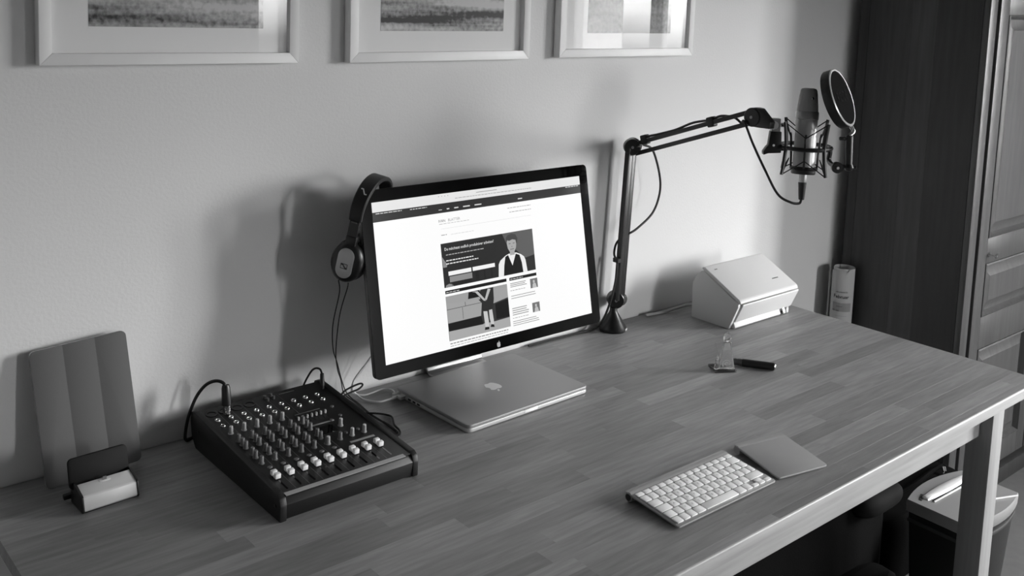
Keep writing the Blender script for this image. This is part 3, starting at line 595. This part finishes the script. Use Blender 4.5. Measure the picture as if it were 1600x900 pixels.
tube(sp, pts, .0005, 5, raw=True); part('spring', sp, mat('spring_steel', .3, .4, .8), ba)

# ============================================================ microphone, shock mount, pop filter
mb_, mt_ = Vector((1.6945, -.5335, .5025)), Vector((1.7125, -.5225, .7085)); MA = frame_to(mb_, mt_ - mb_, (0, 1, 0)); ML = (mt_ - mb_).length
mic = thing('microphone', 'silver studio microphone standing upright in the shock mount', 'microphone', tuple(mb_))
part('body', lathe(nb(), [(.0200, .000), (.0255, .002), (.0255, .128), (.0250, .1295), (.0250, .1310)], 32, MA), mat('microphone_silver', .64, .38, .4), mic)
part('collar_ring', lathe(nb(), [(.0255, .1305), (.0268, .1315), (.0268, .1485), (.0258, .1500)], 32, MA), mat('collar_silver', .60, .3, .7), mic)
gr = nb(); lathe(gr, [(.0258, .1495), (.0252, .160), (.0216, .192), (.0198, .201), (.0170, .2045), (.0100, .2060), (.0005, .2062)], 36, MA, 1.0, .95)
gm = mat('grille_mesh', .60, .5, .2, bump=.6, bscale=1500); part('grille', gr, gm, mic)
part('base_ring', lathe(nb(), [(.0272, .000), (.0285, .002), (.0285, .016), (.0272, .018)], 32, MA), SATIN, mic)
part('connector', lathe(nb(), [(.0095, -.020), (.0100, -.018), (.0100, .000), (.0085, .001)], 20, MA), mat('connector_silver', .7, .3, .8), mic)
bd = MA @ Matrix.Translation((0, 0, .183)); vw = Vector((-.65, -.76, 0)); em = nb(); lathe(em, [(.0028, 0), (.0030, .001), (.001, .0018)], 12, frame_to(mb_.lerp(mt_, .885) + Vector((-.0115, -.0190, 0)), Vector((-.5, -.86, .12)))); part('emblem', em, CHROME, mic)
SM = Vector((1.7025, -.5290, .5675)); RA = .0665; up3 = (mt_ - mb_).normalized()
sm = thing('shock_mount', 'black shock mount cradle with crossed elastic cords around the microphone', 'shock mount', (SM.x, SM.y, .50))
MR = frame_to(SM, up3, (0, 1, 0))
rgt = Vector((.7613, -.6484, 0)); tow = Vector((-.6484, -.7613, 0))   # to the right and towards the viewer's side
def hpnt(a, r, h): return SM + (rgt * cos(a) - tow * sin(a)) * r + up3 * h
ring = nb(); tube(ring, [hpnt(2 * pi * i / 40, .0600, 0) for i in range(40)], .0050, 8, raw=True, closed=True); part('outer_ring', ring, SATIN, sm)
ir = nb(); tube(ir, [hpnt(2 * pi * i / 36, .0300, -.052) for i in range(36)], .0032, 8, raw=True, closed=True); part('inner_ring', ir, SATIN, sm)
AN = [radians(a) for a in (-61, 29, 119, 209)]
for a in AN:
    bw = nb(); tube(bw, [hpnt(a, .0695, .062), hpnt(a, .0660, .040), hpnt(a, .0625, .012), hpnt(a, .0618, 0), hpnt(a, .0630, -.014), hpnt(a, .0665, -.042), hpnt(a, .0705, -.063)], .0040, 8, 4); part('outer_prong', bw, SATIN, sm)
IN = [radians(a) for a in (-106, -16, 74, 164)]
for a in IN:
    bw = nb(); tube(bw, [hpnt(a, .0300, -.052), hpnt(a, .0310, -.020), hpnt(a, .0330, .008), hpnt(a, .0345, .026), hpnt(a, .0365, .032)], .0026, 8, 4); part('inner_post', bw, SATIN, sm)
ELA = mat('elastic_cord', .06, .7)
for i in range(4):
    for (ho, hi_) in ((.061, .024), (-.062, -.030)):
        for j in (i - 1, i):
            e_ = nb(); tube(e_, [hpnt(AN[i], .069, ho), hpnt(IN[(j + 1) % 4], .0355, hi_)], .0014, 6, 1, raw=True); part('elastic_cord', e_, ELA, sm)
hk = nb(); M_ = Matrix.Translation((1.6430, -.4820, 0)) @ Matrix.Rotation(radians(-40), 4, 'Z')
prism(hk, [(-.0115, .6040), (.0145, .6030), (.0165, .5670), (.0160, .5520), (-.0150, .5500), (-.0255, .5460), (-.0265, .5540), (-.0190, .5660), (-.0150, .5700)], .018, M_ @ Matrix.Translation((0, .009, 0)) @ XZ(0), .0015); hk_ = part('swivel_handle', hk, SATIN, sm)
part('handle_rivet', cyl(nb(), M_ @ Vector((-.003, -.010, .570)), M_ @ Vector((-.003, -.0085, .570)), .003, seg=12), CHROME, hk_)
part('clamp_block', box(nb(), -.010, .011, -.008, .008, .6025, .634, .001, 1, M_), mat('clamp_steel', .55, .3, .85), sm)
part('thumb_screw', cyl(nb(), M_ @ Vector((-.006, -.016, .619)), M_ @ Vector((-.006, -.007, .619)), .0115, seg=20, bev=.001), mat('thumb_steel', .70, .25, .8), sm)
part('thumb_screw', cyl(nb(), M_ @ Vector((.012, -.004, .619)), M_ @ Vector((.022, -.004, .619)), .0052, seg=16, bev=.001), CHROME, sm)
part('mount_arm', tube(nb(), [M_ @ Vector((.012, 0, .560)), M_ @ Vector((.026, -.004, .5625)), hpnt(radians(172), .060, 0)], .0045, 8, 4), SATIN, sm)

pf = thing('pop_filter', 'round black pop filter with a pale rim beside the microphone', 'pop filter', (1.7408, -.5847, .50))
pn = (-CF * .57 + (CR * .94 + CU * .34) * .82).normalized(); pj = Vector((-.203, .332, .921)); pj = (pj - pn * pj.dot(pn)).normalized(); px_ = pj.cross(pn)
MPF = Matrix((px_, pj, pn)).transposed().to_4x4(); MPF.translation = (1.7520, -.5870, .6895); PR = .0705
part('rim', loft(nb(), [[(r_ * cos(2 * pi * j / 48), r_ * sin(2 * pi * j / 48), z_) for j in range(48)] for r_, z_ in ((PR - .005, .0), (PR, .0), (PR + .0005, -.004), (PR + .0005, -.020), (PR - .001, -.022), (PR - .005, -.022))], closed=True), mat('rim_black', .09, .5), pf, MPF)
part('front_ring', loft(nb(), [[(r_ * cos(2 * pi * j / 48), r_ * sin(2 * pi * j / 48), z_) for j in range(48)] for r_, z_ in ((PR - .0045, .0002), (PR - .0045, .0022), (PR - .0010, .0026), (PR + .0008, .0012), (PR + .0008, .0002))], closed=True), mat('ring_silver', .80, .3, .7), pf, MPF, label='pale metal front ring')
part('mesh_screen', lathe(nb(), [(PR - .0045, -.0010), (PR - .0045, .0002), (.0005, .0012)], 48, MPF), mat('filter_mesh', .05, .9, spec=.05, bump=.4, bscale=1800), pf)
part('mesh_screen', lathe(nb(), [(PR - .0048, -.0210), (PR - .0048, -.0200), (.0005, -.0200)], 48, MPF), mat('filter_mesh', .05, .8), pf)
tx = text_bm('R\u00d8DE', .036, .0001, .82, 'CENTER'); tx.transform(MPF @ Matrix.Translation((0, -.010, .0018)) @ Matrix.Rotation(radians(-4), 4, 'Z')); part('lettering', tx, mat('filter_lettering', .12, .9, spec=.05), pf)
nk = MPF @ Vector((.004, -PR - .002, -.004)); 
part('neck', tube(nb(), [nk, nk + Vector((.002, -.006, -.012)), (1.7530, -.6120, .6000)], lambda t: .0052 - .001 * t, 10, 4), CHROME, pf)
rd0, rd1 = Vector((1.7545, -.6128, .602)), Vector((1.7505, -.6195, .5270))
rod = part('support_rod', cyl(nb(), rd0, rd1, .0088, .0078, 16, .001), SATIN, pf)
wn = nb(); Mw = frame_to(rd0 + Vector((0, 0, -.008)), rgt); box(wn, -.004, .004, -.004, .004, -.024, -.006, .002, 2, Mw); box(wn, -.006, .006, -.003, .003, -.022, -.012, .002, 2, Mw); part('wing_nut', wn, SATIN, rod)
part('pivot_ball', lathe(nb(), [(.001, -.010), (.008, -.0075), (.0115, 0), (.008, .0075), (.001, .010)], 20, Matrix.Translation(rd1)), SATIN, pf)
part('pivot_ball', cyl(nb(), rd1 + rgt * .008, rd1 + rgt * .018, .0042, seg=14, bev=.001), SATIN, pf)
jd = Vector((1.7300, -.6010, .5255)); 
part('link', tube(nb(), [jd, jd.lerp(rd1, .5) + Vector((0, 0, .002)), rd1], .0048, 8, 3), SATIN, pf)
part('pivot_disc', cyl(nb(), jd - tow * .006, jd + tow * .006, .0135, seg=24, bev=.0015), SATIN, pf); part('pivot_bolt', cyl(nb(), jd + tow * .0055, jd + tow * .0085, .0035, seg=12), CHROME, pf)
r0 = hpnt(radians(8), .060, 0)
part('bracket', tube(nb(), [r0, r0 + rgt * .004 + Vector((0, 0, -.012)), r0 + rgt * .003 + Vector((0, 0, -.034)), jd + rgt * -.006 + Vector((0, 0, .002)), jd], .0058, 8, 5), SATIN, pf)

# microphone cable: mixer socket, along the wall behind the monitor, up the boom, into the microphone
MCB = mat('microphone_cable', .055, .5)
mc = thing('microphone_cable', 'black microphone cable strapped along the boom arm', 'cable', (1.545, -.030, 0))
pm0 = MA @ Vector((0, 0, -.020)); pm1 = MA @ Vector((.001, 0, -.062))
upo = Vector((0, 0, .020))
def onarm(t, dz=.0205): return (el + Vector((.012, -.012, 0))).lerp(en, t) + Vector((0, 0, dz))
path = [pm1, pm1 + Vector((-.004, .003, -.009)), (1.6655, -.5236, .4350), (1.6434, -.5013, .4537), (1.6236, -.4746, .5104), (1.606, -.449, .570), (1.592, -.430, .622), onarm(.90, -.006), onarm(.84, .012), onarm(.74, .0245), onarm(.65, .0225), onarm(.50, .0265), onarm(.35, .0205), onarm(.20, .0210), onarm(.09, .0215), onarm(.06, .004), (1.690, -.060, .4950), (1.7228, -.060, .4276), (1.7297, -.060, .3725), (1.7045, -.060, .3173), (1.6500, -.055, .279), (1.6200, -.045, .262), (1.605, -.024, .240), (1.590, -.028, .210), (1.578, -.052, .190), (1.568, -.058, .140), (1.550, -.056, .078), (1.538, -.042, .030), (1.520, -.025, .006), (1.47, -.016, .0035), (1.38, -.012, .0035), (1.20, -.011, .0075)]
path = path[:-1] + [(1.30, -.012, .0035)]
part('cord', tube(nb(), path, .0031, 8, 8), MCB, mc)
part('plug', cyl(nb(), pm0 + (pm0 - pm1) * .02, pm1, .0100, .0068, 20, .001), SATIN, mc)
for t in (.66, .075):
    c_ = (el + Vector((.012, -.012, 0))).lerp(en, t); M_ = frame_to(c_ + Vector((0, 0, .0165)) - (en - el).normalized() * .011, en - el, (0, 1, .2))
    part('cable_tie', box(nb(), -.0085, .0085, -.0130, .0125, 0, .022, .003, 2, M_), RUBBER, mc)
xc = thing('plug_cable', 'black plug and cable arching into the left mixer socket', 'cable', (.437, -.088, .071))
part('cord', tube(nb(), [(.4360, -.0840, .118), (.4345, -.0780, .1290), (.4230, -.0680, .1330), (.4080, -.0560, .1245), (.3930, -.0460, .1010), (.3800, -.0400, .0650), (.3755, -.0330, .0300), (.3800, -.0230, .0060), (.4000, -.0160, .0034), (.4700, -.0130, .0034), (.5300, -.0130, .0034)], .0033, 8, 7), MCB, xc)
part('plug', lathe(nb(), [(.0068, .040), (.0085, .034), (.0095, .012), (.0095, .001), (.0085, 0)], 20, Matrix.Translation((.4369, -.0875, .0865)) @ Matrix.Rotation(-.12, 4, 'X')), SATIN, xc)
part('plug_sleeve', cyl(nb(), (.4370, -.0890, .0690), (.4369, -.0875, .0868), .0080, seg=18, bev=.0006), CHROME, xc)
jc = thing('jack_cable', 'black jack cable looping off the right side of the mixer', 'cable', (.655, -.083, .0705))
part('plug', cyl(cyl(nb(), (.6505, -.0880, .0685), (.6505, -.0872, .0760), .0040, seg=14), (.6505, -.0872, .0758), (.6520, -.0830, .1010), .0052, .0040, 14, .0006), SATIN, jc)
part('cord', tube(nb(), [(.6520, -.0830, .1000), (.6500, -.0775, .1085), (.6430, -.0690, .1090), (.6350, -.0620, .0980), (.6290, -.0420, .0600), (.6330, -.0300, .0200), (.6600, -.0220, .0040), (.6950, -.0330, .0080), (.7172, -.0450, .0213), (.7350, -.0450, .0317), (.7680, -.0440, .0370), (.7765, -.0460, .0337), (.7650, -.0480, .0272), (.7420, -.0480, .0240), (.7250, -.0490, .0200), (.7050, -.0500, .0080), (.6920, -.0700, .0028), (.7000, -.1000, .0028), (.7197, -.1088, .0028), (.7486, -.1329, .0050), (.7696, -.1513, .0028), (.7725, -.1700, .0028), (.7560, -.2030, .0028), (.7500, -.2300, .0028), (.7404, -.2480, .0028), (.7242, -.2590, .0028), (.7060, -.2550, .0028), (.6850, -.2350, .0028), (.6790, -.1900, .0028)], .0022, 8, 6), MCB, jc)

# ============================================================ scanner
scn = thing('document_scanner', 'white sloping document scanner closed on the table corner', 'scanner', (1.99, -.17, 0))
SX0, SX1 = 1.850, 2.128; SC = mat('scanner_white', .84, .42); SCL = mat('scanner_side', .82, .45)
side = [(-.0987, .0006), (-.0974, .1030), (-.1080, .1260), (-.1270, .1440), (-.1340, .1445), (-.2585, .0770), (-.2595, .0700), (-.2306, .0006)]
for x in (SX0, SX1 - .010): part('side_panel', prism(nb(), side, .010, YZ(x), .0015), SCL, scn)
part('body', prism(nb(), [(-.0990, .004), (-.0980, .1020), (-.1300, .1400), (-.1330, .1400), (-.2540, .0740), (-.2300, .010), (-.2260, .004)], SX1 - SX0 - .020, YZ(SX0 + .010)), SC, scn)
cov = nb(); prism(cov, [(-.1225, .1500), (-.1290, .1550), (-.1360, .1545), (-.2590, .0905), (-.2640, .0840), (-.2645, .0790), (-.2600, .0775), (-.1320, .1440)], SX1 - SX0 - .004, YZ(SX0 + .004), .0025); top = part('lid', cov, SC, scn)
part('front_flap', prism(nb(), [(-.2545, .0745), (-.2640, .0765), (-.2660, .0735), (-.2600, .0600), (-.2420, .0200), (-.2380, .0190), (-.2340, .0200)], SX1 - SX0 - .012, YZ(SX0 + .014), .0015), SC, scn)
part('output_lip', prism(nb(), [(-.2300, .0010), (-.2420, .0020), (-.2450, .0060), (-.2380, .0200), (-.2260, .0200)], SX1 - SX0 - .062, YZ(SX0 + .012), .001), mat('lip_white', .80, .35), scn)
part('foot', prism(nb(), [(-.2400, .0010), (-.2440, .0030), (-.2360, .0230), (-.2330, .0230)], .016, YZ(SX1 - .034), .001), CHROME, scn)
part('foot', box(nb(), SX1 - .016, SX1 - .004, -.240, -.226, 0.0, .016, .001, 1), mat('lip_white', .80, .35), scn)
for (u0, u1, v) in ((.028, .040, .016), (.205, .232, .098)):   # small printed marks on the lid
    q0 = Vector((SX0 + u0, -.1360 - .887 * v, .1552 - .4617 * v)); bm = nb(); M_ = Matrix.Translation(q0) @ Matrix.Rotation(radians(27.5), 4, 'X'); x = 0
    while x < u1 - u0: box(bm, x, x + .003, -.0015, .0015, .0000, .0003, 0, 1, M_); x += .0042
    part('print_mark', bm, mat('mark_grey', .38, .5), top)
cable('scanner_cable', 'pale cable lying behind the white scanner', [(1.870, -.088, .030), (1.862, -.070, .026), (1.845, -.050, .015), (1.815, -.035, .006), (1.780, -.028, .0045), (1.740, -.022, .0045)], .0042, mat('pale_cable', .62, .5))

# ============================================================ acrylic award and pen
def glass_mat(name, rough=0.0, frost=.06):
    mt = bpy.data.materials.new(name); mt.use_nodes = True; nt = mt.node_tree; b_ = nt.nodes['Principled BSDF']
    b_.inputs['Base Color'].default_value = (1, 1, 1, 1); b_.inputs['Transmission Weight'].default_value = 1; b_.inputs['Roughness'].default_value = rough; b_.inputs['IOR'].default_value = 1.3
    df = nt.nodes.new('ShaderNodeBsdfTranslucent'); df.inputs[0].default_value = (.8, .8, .8, 1); d2 = nt.nodes.new('ShaderNodeBsdfDiffuse'); ad = nt.nodes.new('ShaderNodeMixShader'); mx = nt.nodes.new('ShaderNodeMixShader'); mx.inputs[0].default_value = frost
    nt.links.new(df.outputs[0], ad.inputs[1]); nt.links.new(d2.outputs[0], ad.inputs[2]); nt.links.new(b_.outputs[0], mx.inputs[1]); nt.links.new(ad.outputs[0], mx.inputs[2]); nt.links.new(mx.outputs[0], nt.nodes['Material Output'].inputs[0]); return mt
GL = glass_mat('clear_acrylic', .02); FR = mat('etched_white', .72, .6)
aw = thing('acrylic_award', 'clear acrylic award with an etched spiral near the scanner', 'award', (1.591, -.411, 0), math.atan2(-.0295, .0466) + .05)
part('base', slab(nb(), .056, .050, .006, .002, .001), GL, aw, local=True)
part('tower', prism(nb(), [(-.017, .0062), (.026, .0062), (.0120, .0740), (-.0040, .0740)], .012, Matrix.Translation((0, -.004, 0)) @ XZ(0), .0012), GL, aw, local=True)
hd = nb(); lathe(hd, [(.002, 0), (.0095, .005), (.0110, .012), (.0080, .020), (.002, .0245)], 10, Matrix.Translation((.004, -.010, .0738)), 1, .55); part('finial', hd, GL, aw, local=True, ang=10)
spi = nb(); tube(spi, [(.004 + (.0015 + .0011 * t) * cos(t), -.0166, .0210 + (.0013 + .0009 * t) * sin(t)) for t in [.35 * i for i in range(30)]], .0005, 5, raw=True); part('etched_spiral', spi, FR, aw, local=True)
et = nb()
for k in range(9): box(et, -.0155 + k * .0022, -.0150 + k * .0022 + .018, -.0165, -.0160, .0075 + k * .0006, .0078 + k * .0006)
part('etched_lines', et, FR, aw, local=True)
part('small_post', cyl(nb(), (-.022, -.012, .0062), (-.021, -.012, .0300), .0050, .0040, 12, .0008), GL, aw, local=True)
sp2 = nb(); tube(sp2, [(-.0212 + .0050 * cos(t), -.012, .0340 + .0050 * sin(t)) for t in [2 * pi * i / 18 for i in range(18)]], .0014, 6, raw=True, closed=True); part('small_ring', sp2, GL, aw, local=True)
part('rod', tube(nb(), [(-.018, -.010, .0380), (-.023, -.010, .0560), (-.0270, -.010, .0720)], .0013, 6, 3), GL, aw, local=True)
pa, pb_ = Vector((1.6430, -.4180, .0098)), Vector((1.6935, -.4955, .0098)); pd = (pb_ - pa).normalized()
pen = thing('pen', 'thick black pen with a bright end lying beside the award', 'pen', tuple((pa + pb_) / 2 - Vector((0, 0, .0098))))
part('barrel', cyl(nb(), pa + pd * .010, pb_ - pd * .003, .0097, .0095, 24, .0015), BLACK, pen)
part('end_cap', cyl(nb(), pb_ - pd * .0035, pb_, .0094, .0082, 24, .0008), CHROME, pen)
part('grip_ring', lathe(nb(), [(.0060, -.016), (.0085, -.014), (.0078, -.010), (.0090, -.006), (.0080, -.002), (.0092, .003), (.0092, .0105)], 24, frame_to(pa, pd)), mat('pen_grey', .35, .3, .6), pen)

# ============================================================ keyboard and trackpad
kb = thing('keyboard', 'slim white keyboard lying near the table front edge', 'keyboard', (.9154, -.8421, 0), -.0067)
KW, KD = .2815, .130; KZ0, KZ1 = .0060, .0180; ka = math.atan2(KZ1 - KZ0, KD); MK = Matrix.Translation((0, 0, KZ0)) @ Matrix.Rotation(ka, 4, 'X')
KA = mat('keyboard_aluminium', .64, .4, .3)
part('plate', slab(nb(), KW, KD, .0035, .005, .0008, MK @ Matrix.Translation((KW / 2, KD / 2, -.0035))), KA, kb, local=True)
part('battery_tube', cyl(nb(), (.0005, KD - .0100, .0096), (KW - .0005, KD - .0100, .0096), .0090, seg=24, bev=.001), KA, kb, local=True)
part('end_button', cyl(nb(), (-.0008, KD - .0100, .0096), (.001, KD - .0100, .0096), .0062, seg=18), mat('dark_button', .2, .4), kb, local=True)
for x in (.02, KW - .02): part('foot', cyl(nb(), (x, .010, 0), (x, .010, .0042), .005, seg=12), RUBBER, kb, local=True)
KEYM = mat('key_white', .93, .45); U = .01905; gap = .0026; keys = {}
def key(x0, x1, y0, y1, leg=None):
    w_, d_ = round(x1 - x0 - gap, 4), round(y1 - y0 - gap, 4)
    if (w_, d_) not in keys: keys[(w_, d_)] = finish(slab(nb(), w_, d_, .0022, .0014, .0005, n=2), 'key', KEYM)
    p = MK @ Vector(((x0 + x1) / 2, (y0 + y1) / 2, .0002)); o = inst('key', keys[(w_, d_)], kb, p, (ka, 0, 0))
    if leg:
        b_ = text_bm(leg, .0062, 0, 1, 'CENTER'); b_.transform(Matrix.Translation((0, -.002, .00225))); part('legend', b_, mat('legend_grey', .45, .5), o, local=True)
x0k, x1k = .0045, KW - .0045; fr = .0060; rh = .0187
def row(y, h, widths, legs=''):
    x = x0k; tot = sum(widths); s_ = (x1k - x0k) / tot
    for i, w_ in enumerate(widths):
        key(x, x + w_ * s_, y, y + h, legs[i] if i < len(legs) and legs[i] != ' ' else None); x += w_ * s_
ry = [fr + rh * i for i in range(6)]
W = (x1k - x0k) / 14.5
xs = x0k
for w_ in (1, 1, 1, 1.25): key(xs, xs + w_ * W, ry[0], ry[1]); xs += w_ * W
key(xs, xs + 5 * W, ry[0], ry[1]); xs += 5 * W
for w_ in (1.25, 1): key(xs, xs + w_ * W, ry[0], ry[1]); xs += w_ * W
aw_ = (x1k - xs) / 3; hh = rh / 2
key(xs, xs + aw_, ry[0], ry[0] + hh + gap / 2); key(xs + aw_, xs + 2 * aw_, ry[0], ry[0] + hh + gap / 2); key(xs + aw_, xs + 2 * aw_, ry[0] + hh - gap / 2, ry[1]); key(xs + 2 * aw_, xs + 3 * aw_, ry[0], ry[0] + hh + gap / 2)
row(ry[1], rh, [1.25] + [1] * 11 + [2.25], '  YXCVBNM')
row(ry[2], rh, [1.75] + [1] * 11 + [1, .75], ' ASDFGHJKL')
row(ry[3], rh, [1.5] + [1] * 12 + [1], ' QWERTZUIOP')
row(ry[4], rh, [1] * 13 + [1.5], ' 1234567890')
row(ry[5], .0098 + gap, [1.036] * 14)
tp = thing('trackpad', 'square silver trackpad set askew beside the keyboard', 'trackpad', (1.2085, -.8414, 0), -.2037)
PW, PD = .130, .131; pa_ = math.atan2(.0130, PD); MPd = Matrix.Translation((0, 0, .0042)) @ Matrix.Rotation(pa_, 4, 'X')
part('plate', slab(nb(), PW, PD, .0040, .006, .0010, MPd @ Matrix.Translation((PW / 2, PD / 2, -.0022))), mat('trackpad_metal', .62, .42, .25), tp, local=True)
part('battery_tube', cyl(nb(), (.0005, PD - .0105, .0096), (PW - .0005, PD - .0105, .0096), .0094, seg=24, bev=.001), KA, tp, local=True)
for x in (.015, PW - .015): part('foot', cyl(nb(), (x, .012, 0), (x, .012, .0034), .005, seg=12), RUBBER, tp, local=True)

# ============================================================ rolled calendar, shredder, bag
cx_, cy_, cr_ = 2.690, -.079, .0395; ct = .002
cl = thing('rolled_calendar', 'rolled paper calendar standing between the table and wardrobe', 'calendar', (cx_, cy_, Z0))
PAP = mat('paper_white', .70, .8, spec=.2); bm = nb(); ns = 64; lo = []
for i in range(ns + 1):
    a = radians(-35) + 2.25 * 2 * pi * i / ns; r_ = cr_ - .0035 * i / ns * 2.25
    p = Vector((cx_ + r_ * cos(a), cy_ + r_ * sin(a), 0)); q_ = Vector((cx_ + (r_ - .0005) * cos(a), cy_ + (r_ - .0005) * sin(a), 0)); dz = .0 if i < 22 else .010
    lo.append([p + Vector((0, 0, Z0)), p + Vector((0, 0, ct + dz)), q_ + Vector((0, 0, ct + dz)), q_ + Vector((0, 0, Z0))])
loft(bm, lo); part('paper_roll', bm, PAP, cl)
def wrap(bm_, ang, z, r_):
    for v in bm_.verts:
        a = ang + v.co.x / r_; h = v.co.y + z; rr_ = r_ + v.co.z; v.co = Vector((cx_ + rr_ * cos(a), cy_ + rr_ * sin(a), h))
    return bm_
va = math.atan2(-1.8745 - cy_, -.3809 - cx_)
tx = text_bm('Februar', .0180, .0002, .95, 'CENTER'); part('lettering', wrap(tx, va - .10, ct - .092, cr_ + .0002), mat('ink_black', .10, .7), cl)
bm = nb()
for k in range(12):
    bb = nb(); box(bb, -.020 + k * .0034, -.0182 + k * .0034, .0, .0042 if k % 3 else .0028, 0, .0002); merge(bm, bb)
part('print_mark', wrap(bm, va - .05, ct - .072, cr_ + .0002), mat('ink_grey', .42, .7), cl)
bm = nb(); 
for k in range(14): 
    bb = nb(); box(bb, -.036 + k * .0046, -.036 + (k + 1) * .0046, 0, .030, 0, .0002); merge(bm, bb)
part('grey_field', wrap(bm, va + .10, ct - .138, cr_ + .0001), mat('ink_field', .55, .7), cl)
bm = nb()
for (x0, x1, y0, y1) in ((-.016, .004, .010, .0125), (-.030, -.020, -.006, .000), (-.017, -.006, -.006, -.001), (-.020, .020, -.022, -.0215)):
    n_ = max(1, int((x1 - x0) / .004))
    for k in range(n_): bb = nb(); box(bb, x0 + (x1 - x0) * k / n_, x0 + (x1 - x0) * (k + 1) / n_, y0, y1, .0001, .0004); merge(bm, bb)
part('print_mark', wrap(bm, va - .05, ct - .132, cr_ + .0002), mat('ink_grey', .42, .7), cl)

sh = thing('paper_shredder', 'black paper shredder with a grey slotted lid behind the table leg', 'shredder', (2.20, -.760, Z0))
def lens(w_, d_, bow, n=10, k=1.0):
    out = []
    for i in range(n + 1): t = -1 + 2 * i / n; out.append((t * w_ / 2, -d_ / 2 - bow * (1 - t * t)))
    for i in range(n + 1): t = 1 - 2 * i / n; out.append((t * w_ / 2, d_ / 2 + bow * (1 - t * t)))
    return out
LIDM = mat('shredder_grey', .58, .4, .2); Mz = Matrix.Translation((2.203, -.7610, 0)) @ Matrix.Rotation(-.04, 4, 'Z'); zt = -.380
part('bin', loft(nb(), [[(x, y, z) for x, y in lens(w_, d_, .022)] for w_, d_, z in ((.235, .105, Z0 + .001), (.240, .110, Z0 + .006), (.276, .146, zt - .032))]), mat('bin_black', .085, .5), sh, Mz)
part('bin_rim', loft(nb(), [[(x, y, z) for x, y in lens(w_, d_, .022)] for w_, d_, z in ((.279, .149, zt - .060), (.281, .151, zt - .058), (.281, .151, zt - .052), (.279, .149, zt - .050))]), mat('bin_grey', .22, .5), sh, Mz)
ld = part('lid', loft(nb(), [[(x, y, z) for x, y in lens(w_, d_, .024)] for w_, d_, z in ((.276, .150, zt - .034), (.286, .156, zt - .030), (.288, .158, zt - .006), (.284, .154, zt), (.10, .05, zt + .0015))]), LIDM, sh, Mz)
part('slot_lip', loft(nb(), [[(x, y + .050, z) for x, y in lens(w_, d_, .006)] for w_, d_, z in ((.212, .020, zt), (.206, .014, zt + .006), (.198, .008, zt + .008))]), mat('lip_silver', .92, .3, .2), ld, Mz)
part('slot', box(nb(), -.098, .098, .0300, .0335, zt - .001, zt + .0024, .0003, 1), GLOSS, ld, Mz)
part('slot_lip', box(nb(), -.100, .100, .0245, .0290, zt, zt + .0042, .0015, 2), mat('lip_silver', .92, .3, .2), ld, Mz)
hw_ = nb(); tube(hw_, [(-.060, -.094, zt + .0025), (-.035, -.058, zt + .0025), (.040, -.056, zt + .0025), (.120, -.086, zt + .0025)], .0024, 6, raw=True); part('trim_line', hw_, mat('lip_silver', .92, .3, .2), ld, Mz)
mk = nb()
for k in range(5): box(mk, -.122 + k * .0075, -.1165 + k * .0075, .050 + k * .003, .059 + k * .003, zt + .0006, zt + .0010, .0, 1)
part('print_mark', mk, mat('mark_dark', .14, .5), ld, Mz)

bg = thing('backpack', 'black backpack on the floor, enlarged to fill the shade under the table', 'bag', (1.75, -.52, Z0))
def blob(w_, d_, h, c, pw=2.6, nz=14, ns_=28):
    lo_ = []
    for i in range(nz + 1):
        t = i / nz; s_ = (1 - abs(2 * t - 1) ** pw) ** (1 / pw); s_ = max(s_, .03); z = c[2] + h * t
        lo_.append([(c[0] + w_ / 2 * s_ * math.copysign(abs(cos(a)) ** .55, cos(a)), c[1] + d_ / 2 * s_ * math.copysign(abs(sin(a)) ** .55, sin(a)), z) for a in [2 * pi * j / ns_ for j in range(ns_)]])
    return loft(nb(), lo_)
BAGM = mat('bag_shade_fabric', .03, .9, spec=.05, bump=.4, bscale=300)  # near-black cloth, also used to fill in the shade on the floor
part('body', blob(.86, .34, .482, (1.60, -.53, Z0 + .002), 5), BAGM, bg); part('front_pocket', blob(.60, .10, .30, (1.60, -.735, Z0 + .002), 4), BAGM, bg)  # body made oversized so its black stands in for the under-table shade
part('flap', blob(.20, .12, .07, (1.87, -.670, Z0 + .395), 2.4), mat('flap_fabric', .065, .8, spec=.1), bg)
for dx in (0, .02, .04): part('webbing_strap', tube(nb(), [(1.86 + dx, -.690, -.285), (1.90 + dx, -.665, -.262), (1.95 + dx, -.600, -.262)], .004, 6, 4), BAGM, bg)
sb = thing('shade_filler_bag', 'added black bag shape filling the floor shade behind the shredder, with a small metal clip', 'bag', (2.48, -.50, Z0))
part('body', blob(.60, .20, .235, (2.37, -.50, Z0 + .002), 5), BAGM, sb)  # made-up black body where only shadow lies on floor and wardrobe base
part('filler_strap', tube(nb(), [(2.32, -.52, Z0 + .225), (2.40, -.54, Z0 + .247), (2.50, -.53, Z0 + .246), (2.58, -.52, Z0 + .236), (2.62, -.51, Z0 + .215)], .007, 6, 5), BAGM, sb)
zc = Vector((2.555, -.545, -.520)); zp = nb(); tube(zp, [zc + Vector((.008 * cos(t), -.002, .019 * sin(t))) for t in [2 * pi * i / 18 for i in range(18)]], .0022, 6, raw=True, closed=True); cyl(zp, zc + Vector((-.002, -.002, -.019)), zc + Vector((-.006, 0, -.036)), .0028); cyl(zp, zc + Vector((0, -.002, .016)), zc + Vector((.010, .006, .024)), .0055)
part('metal_clip', zp, CHROME, sb)
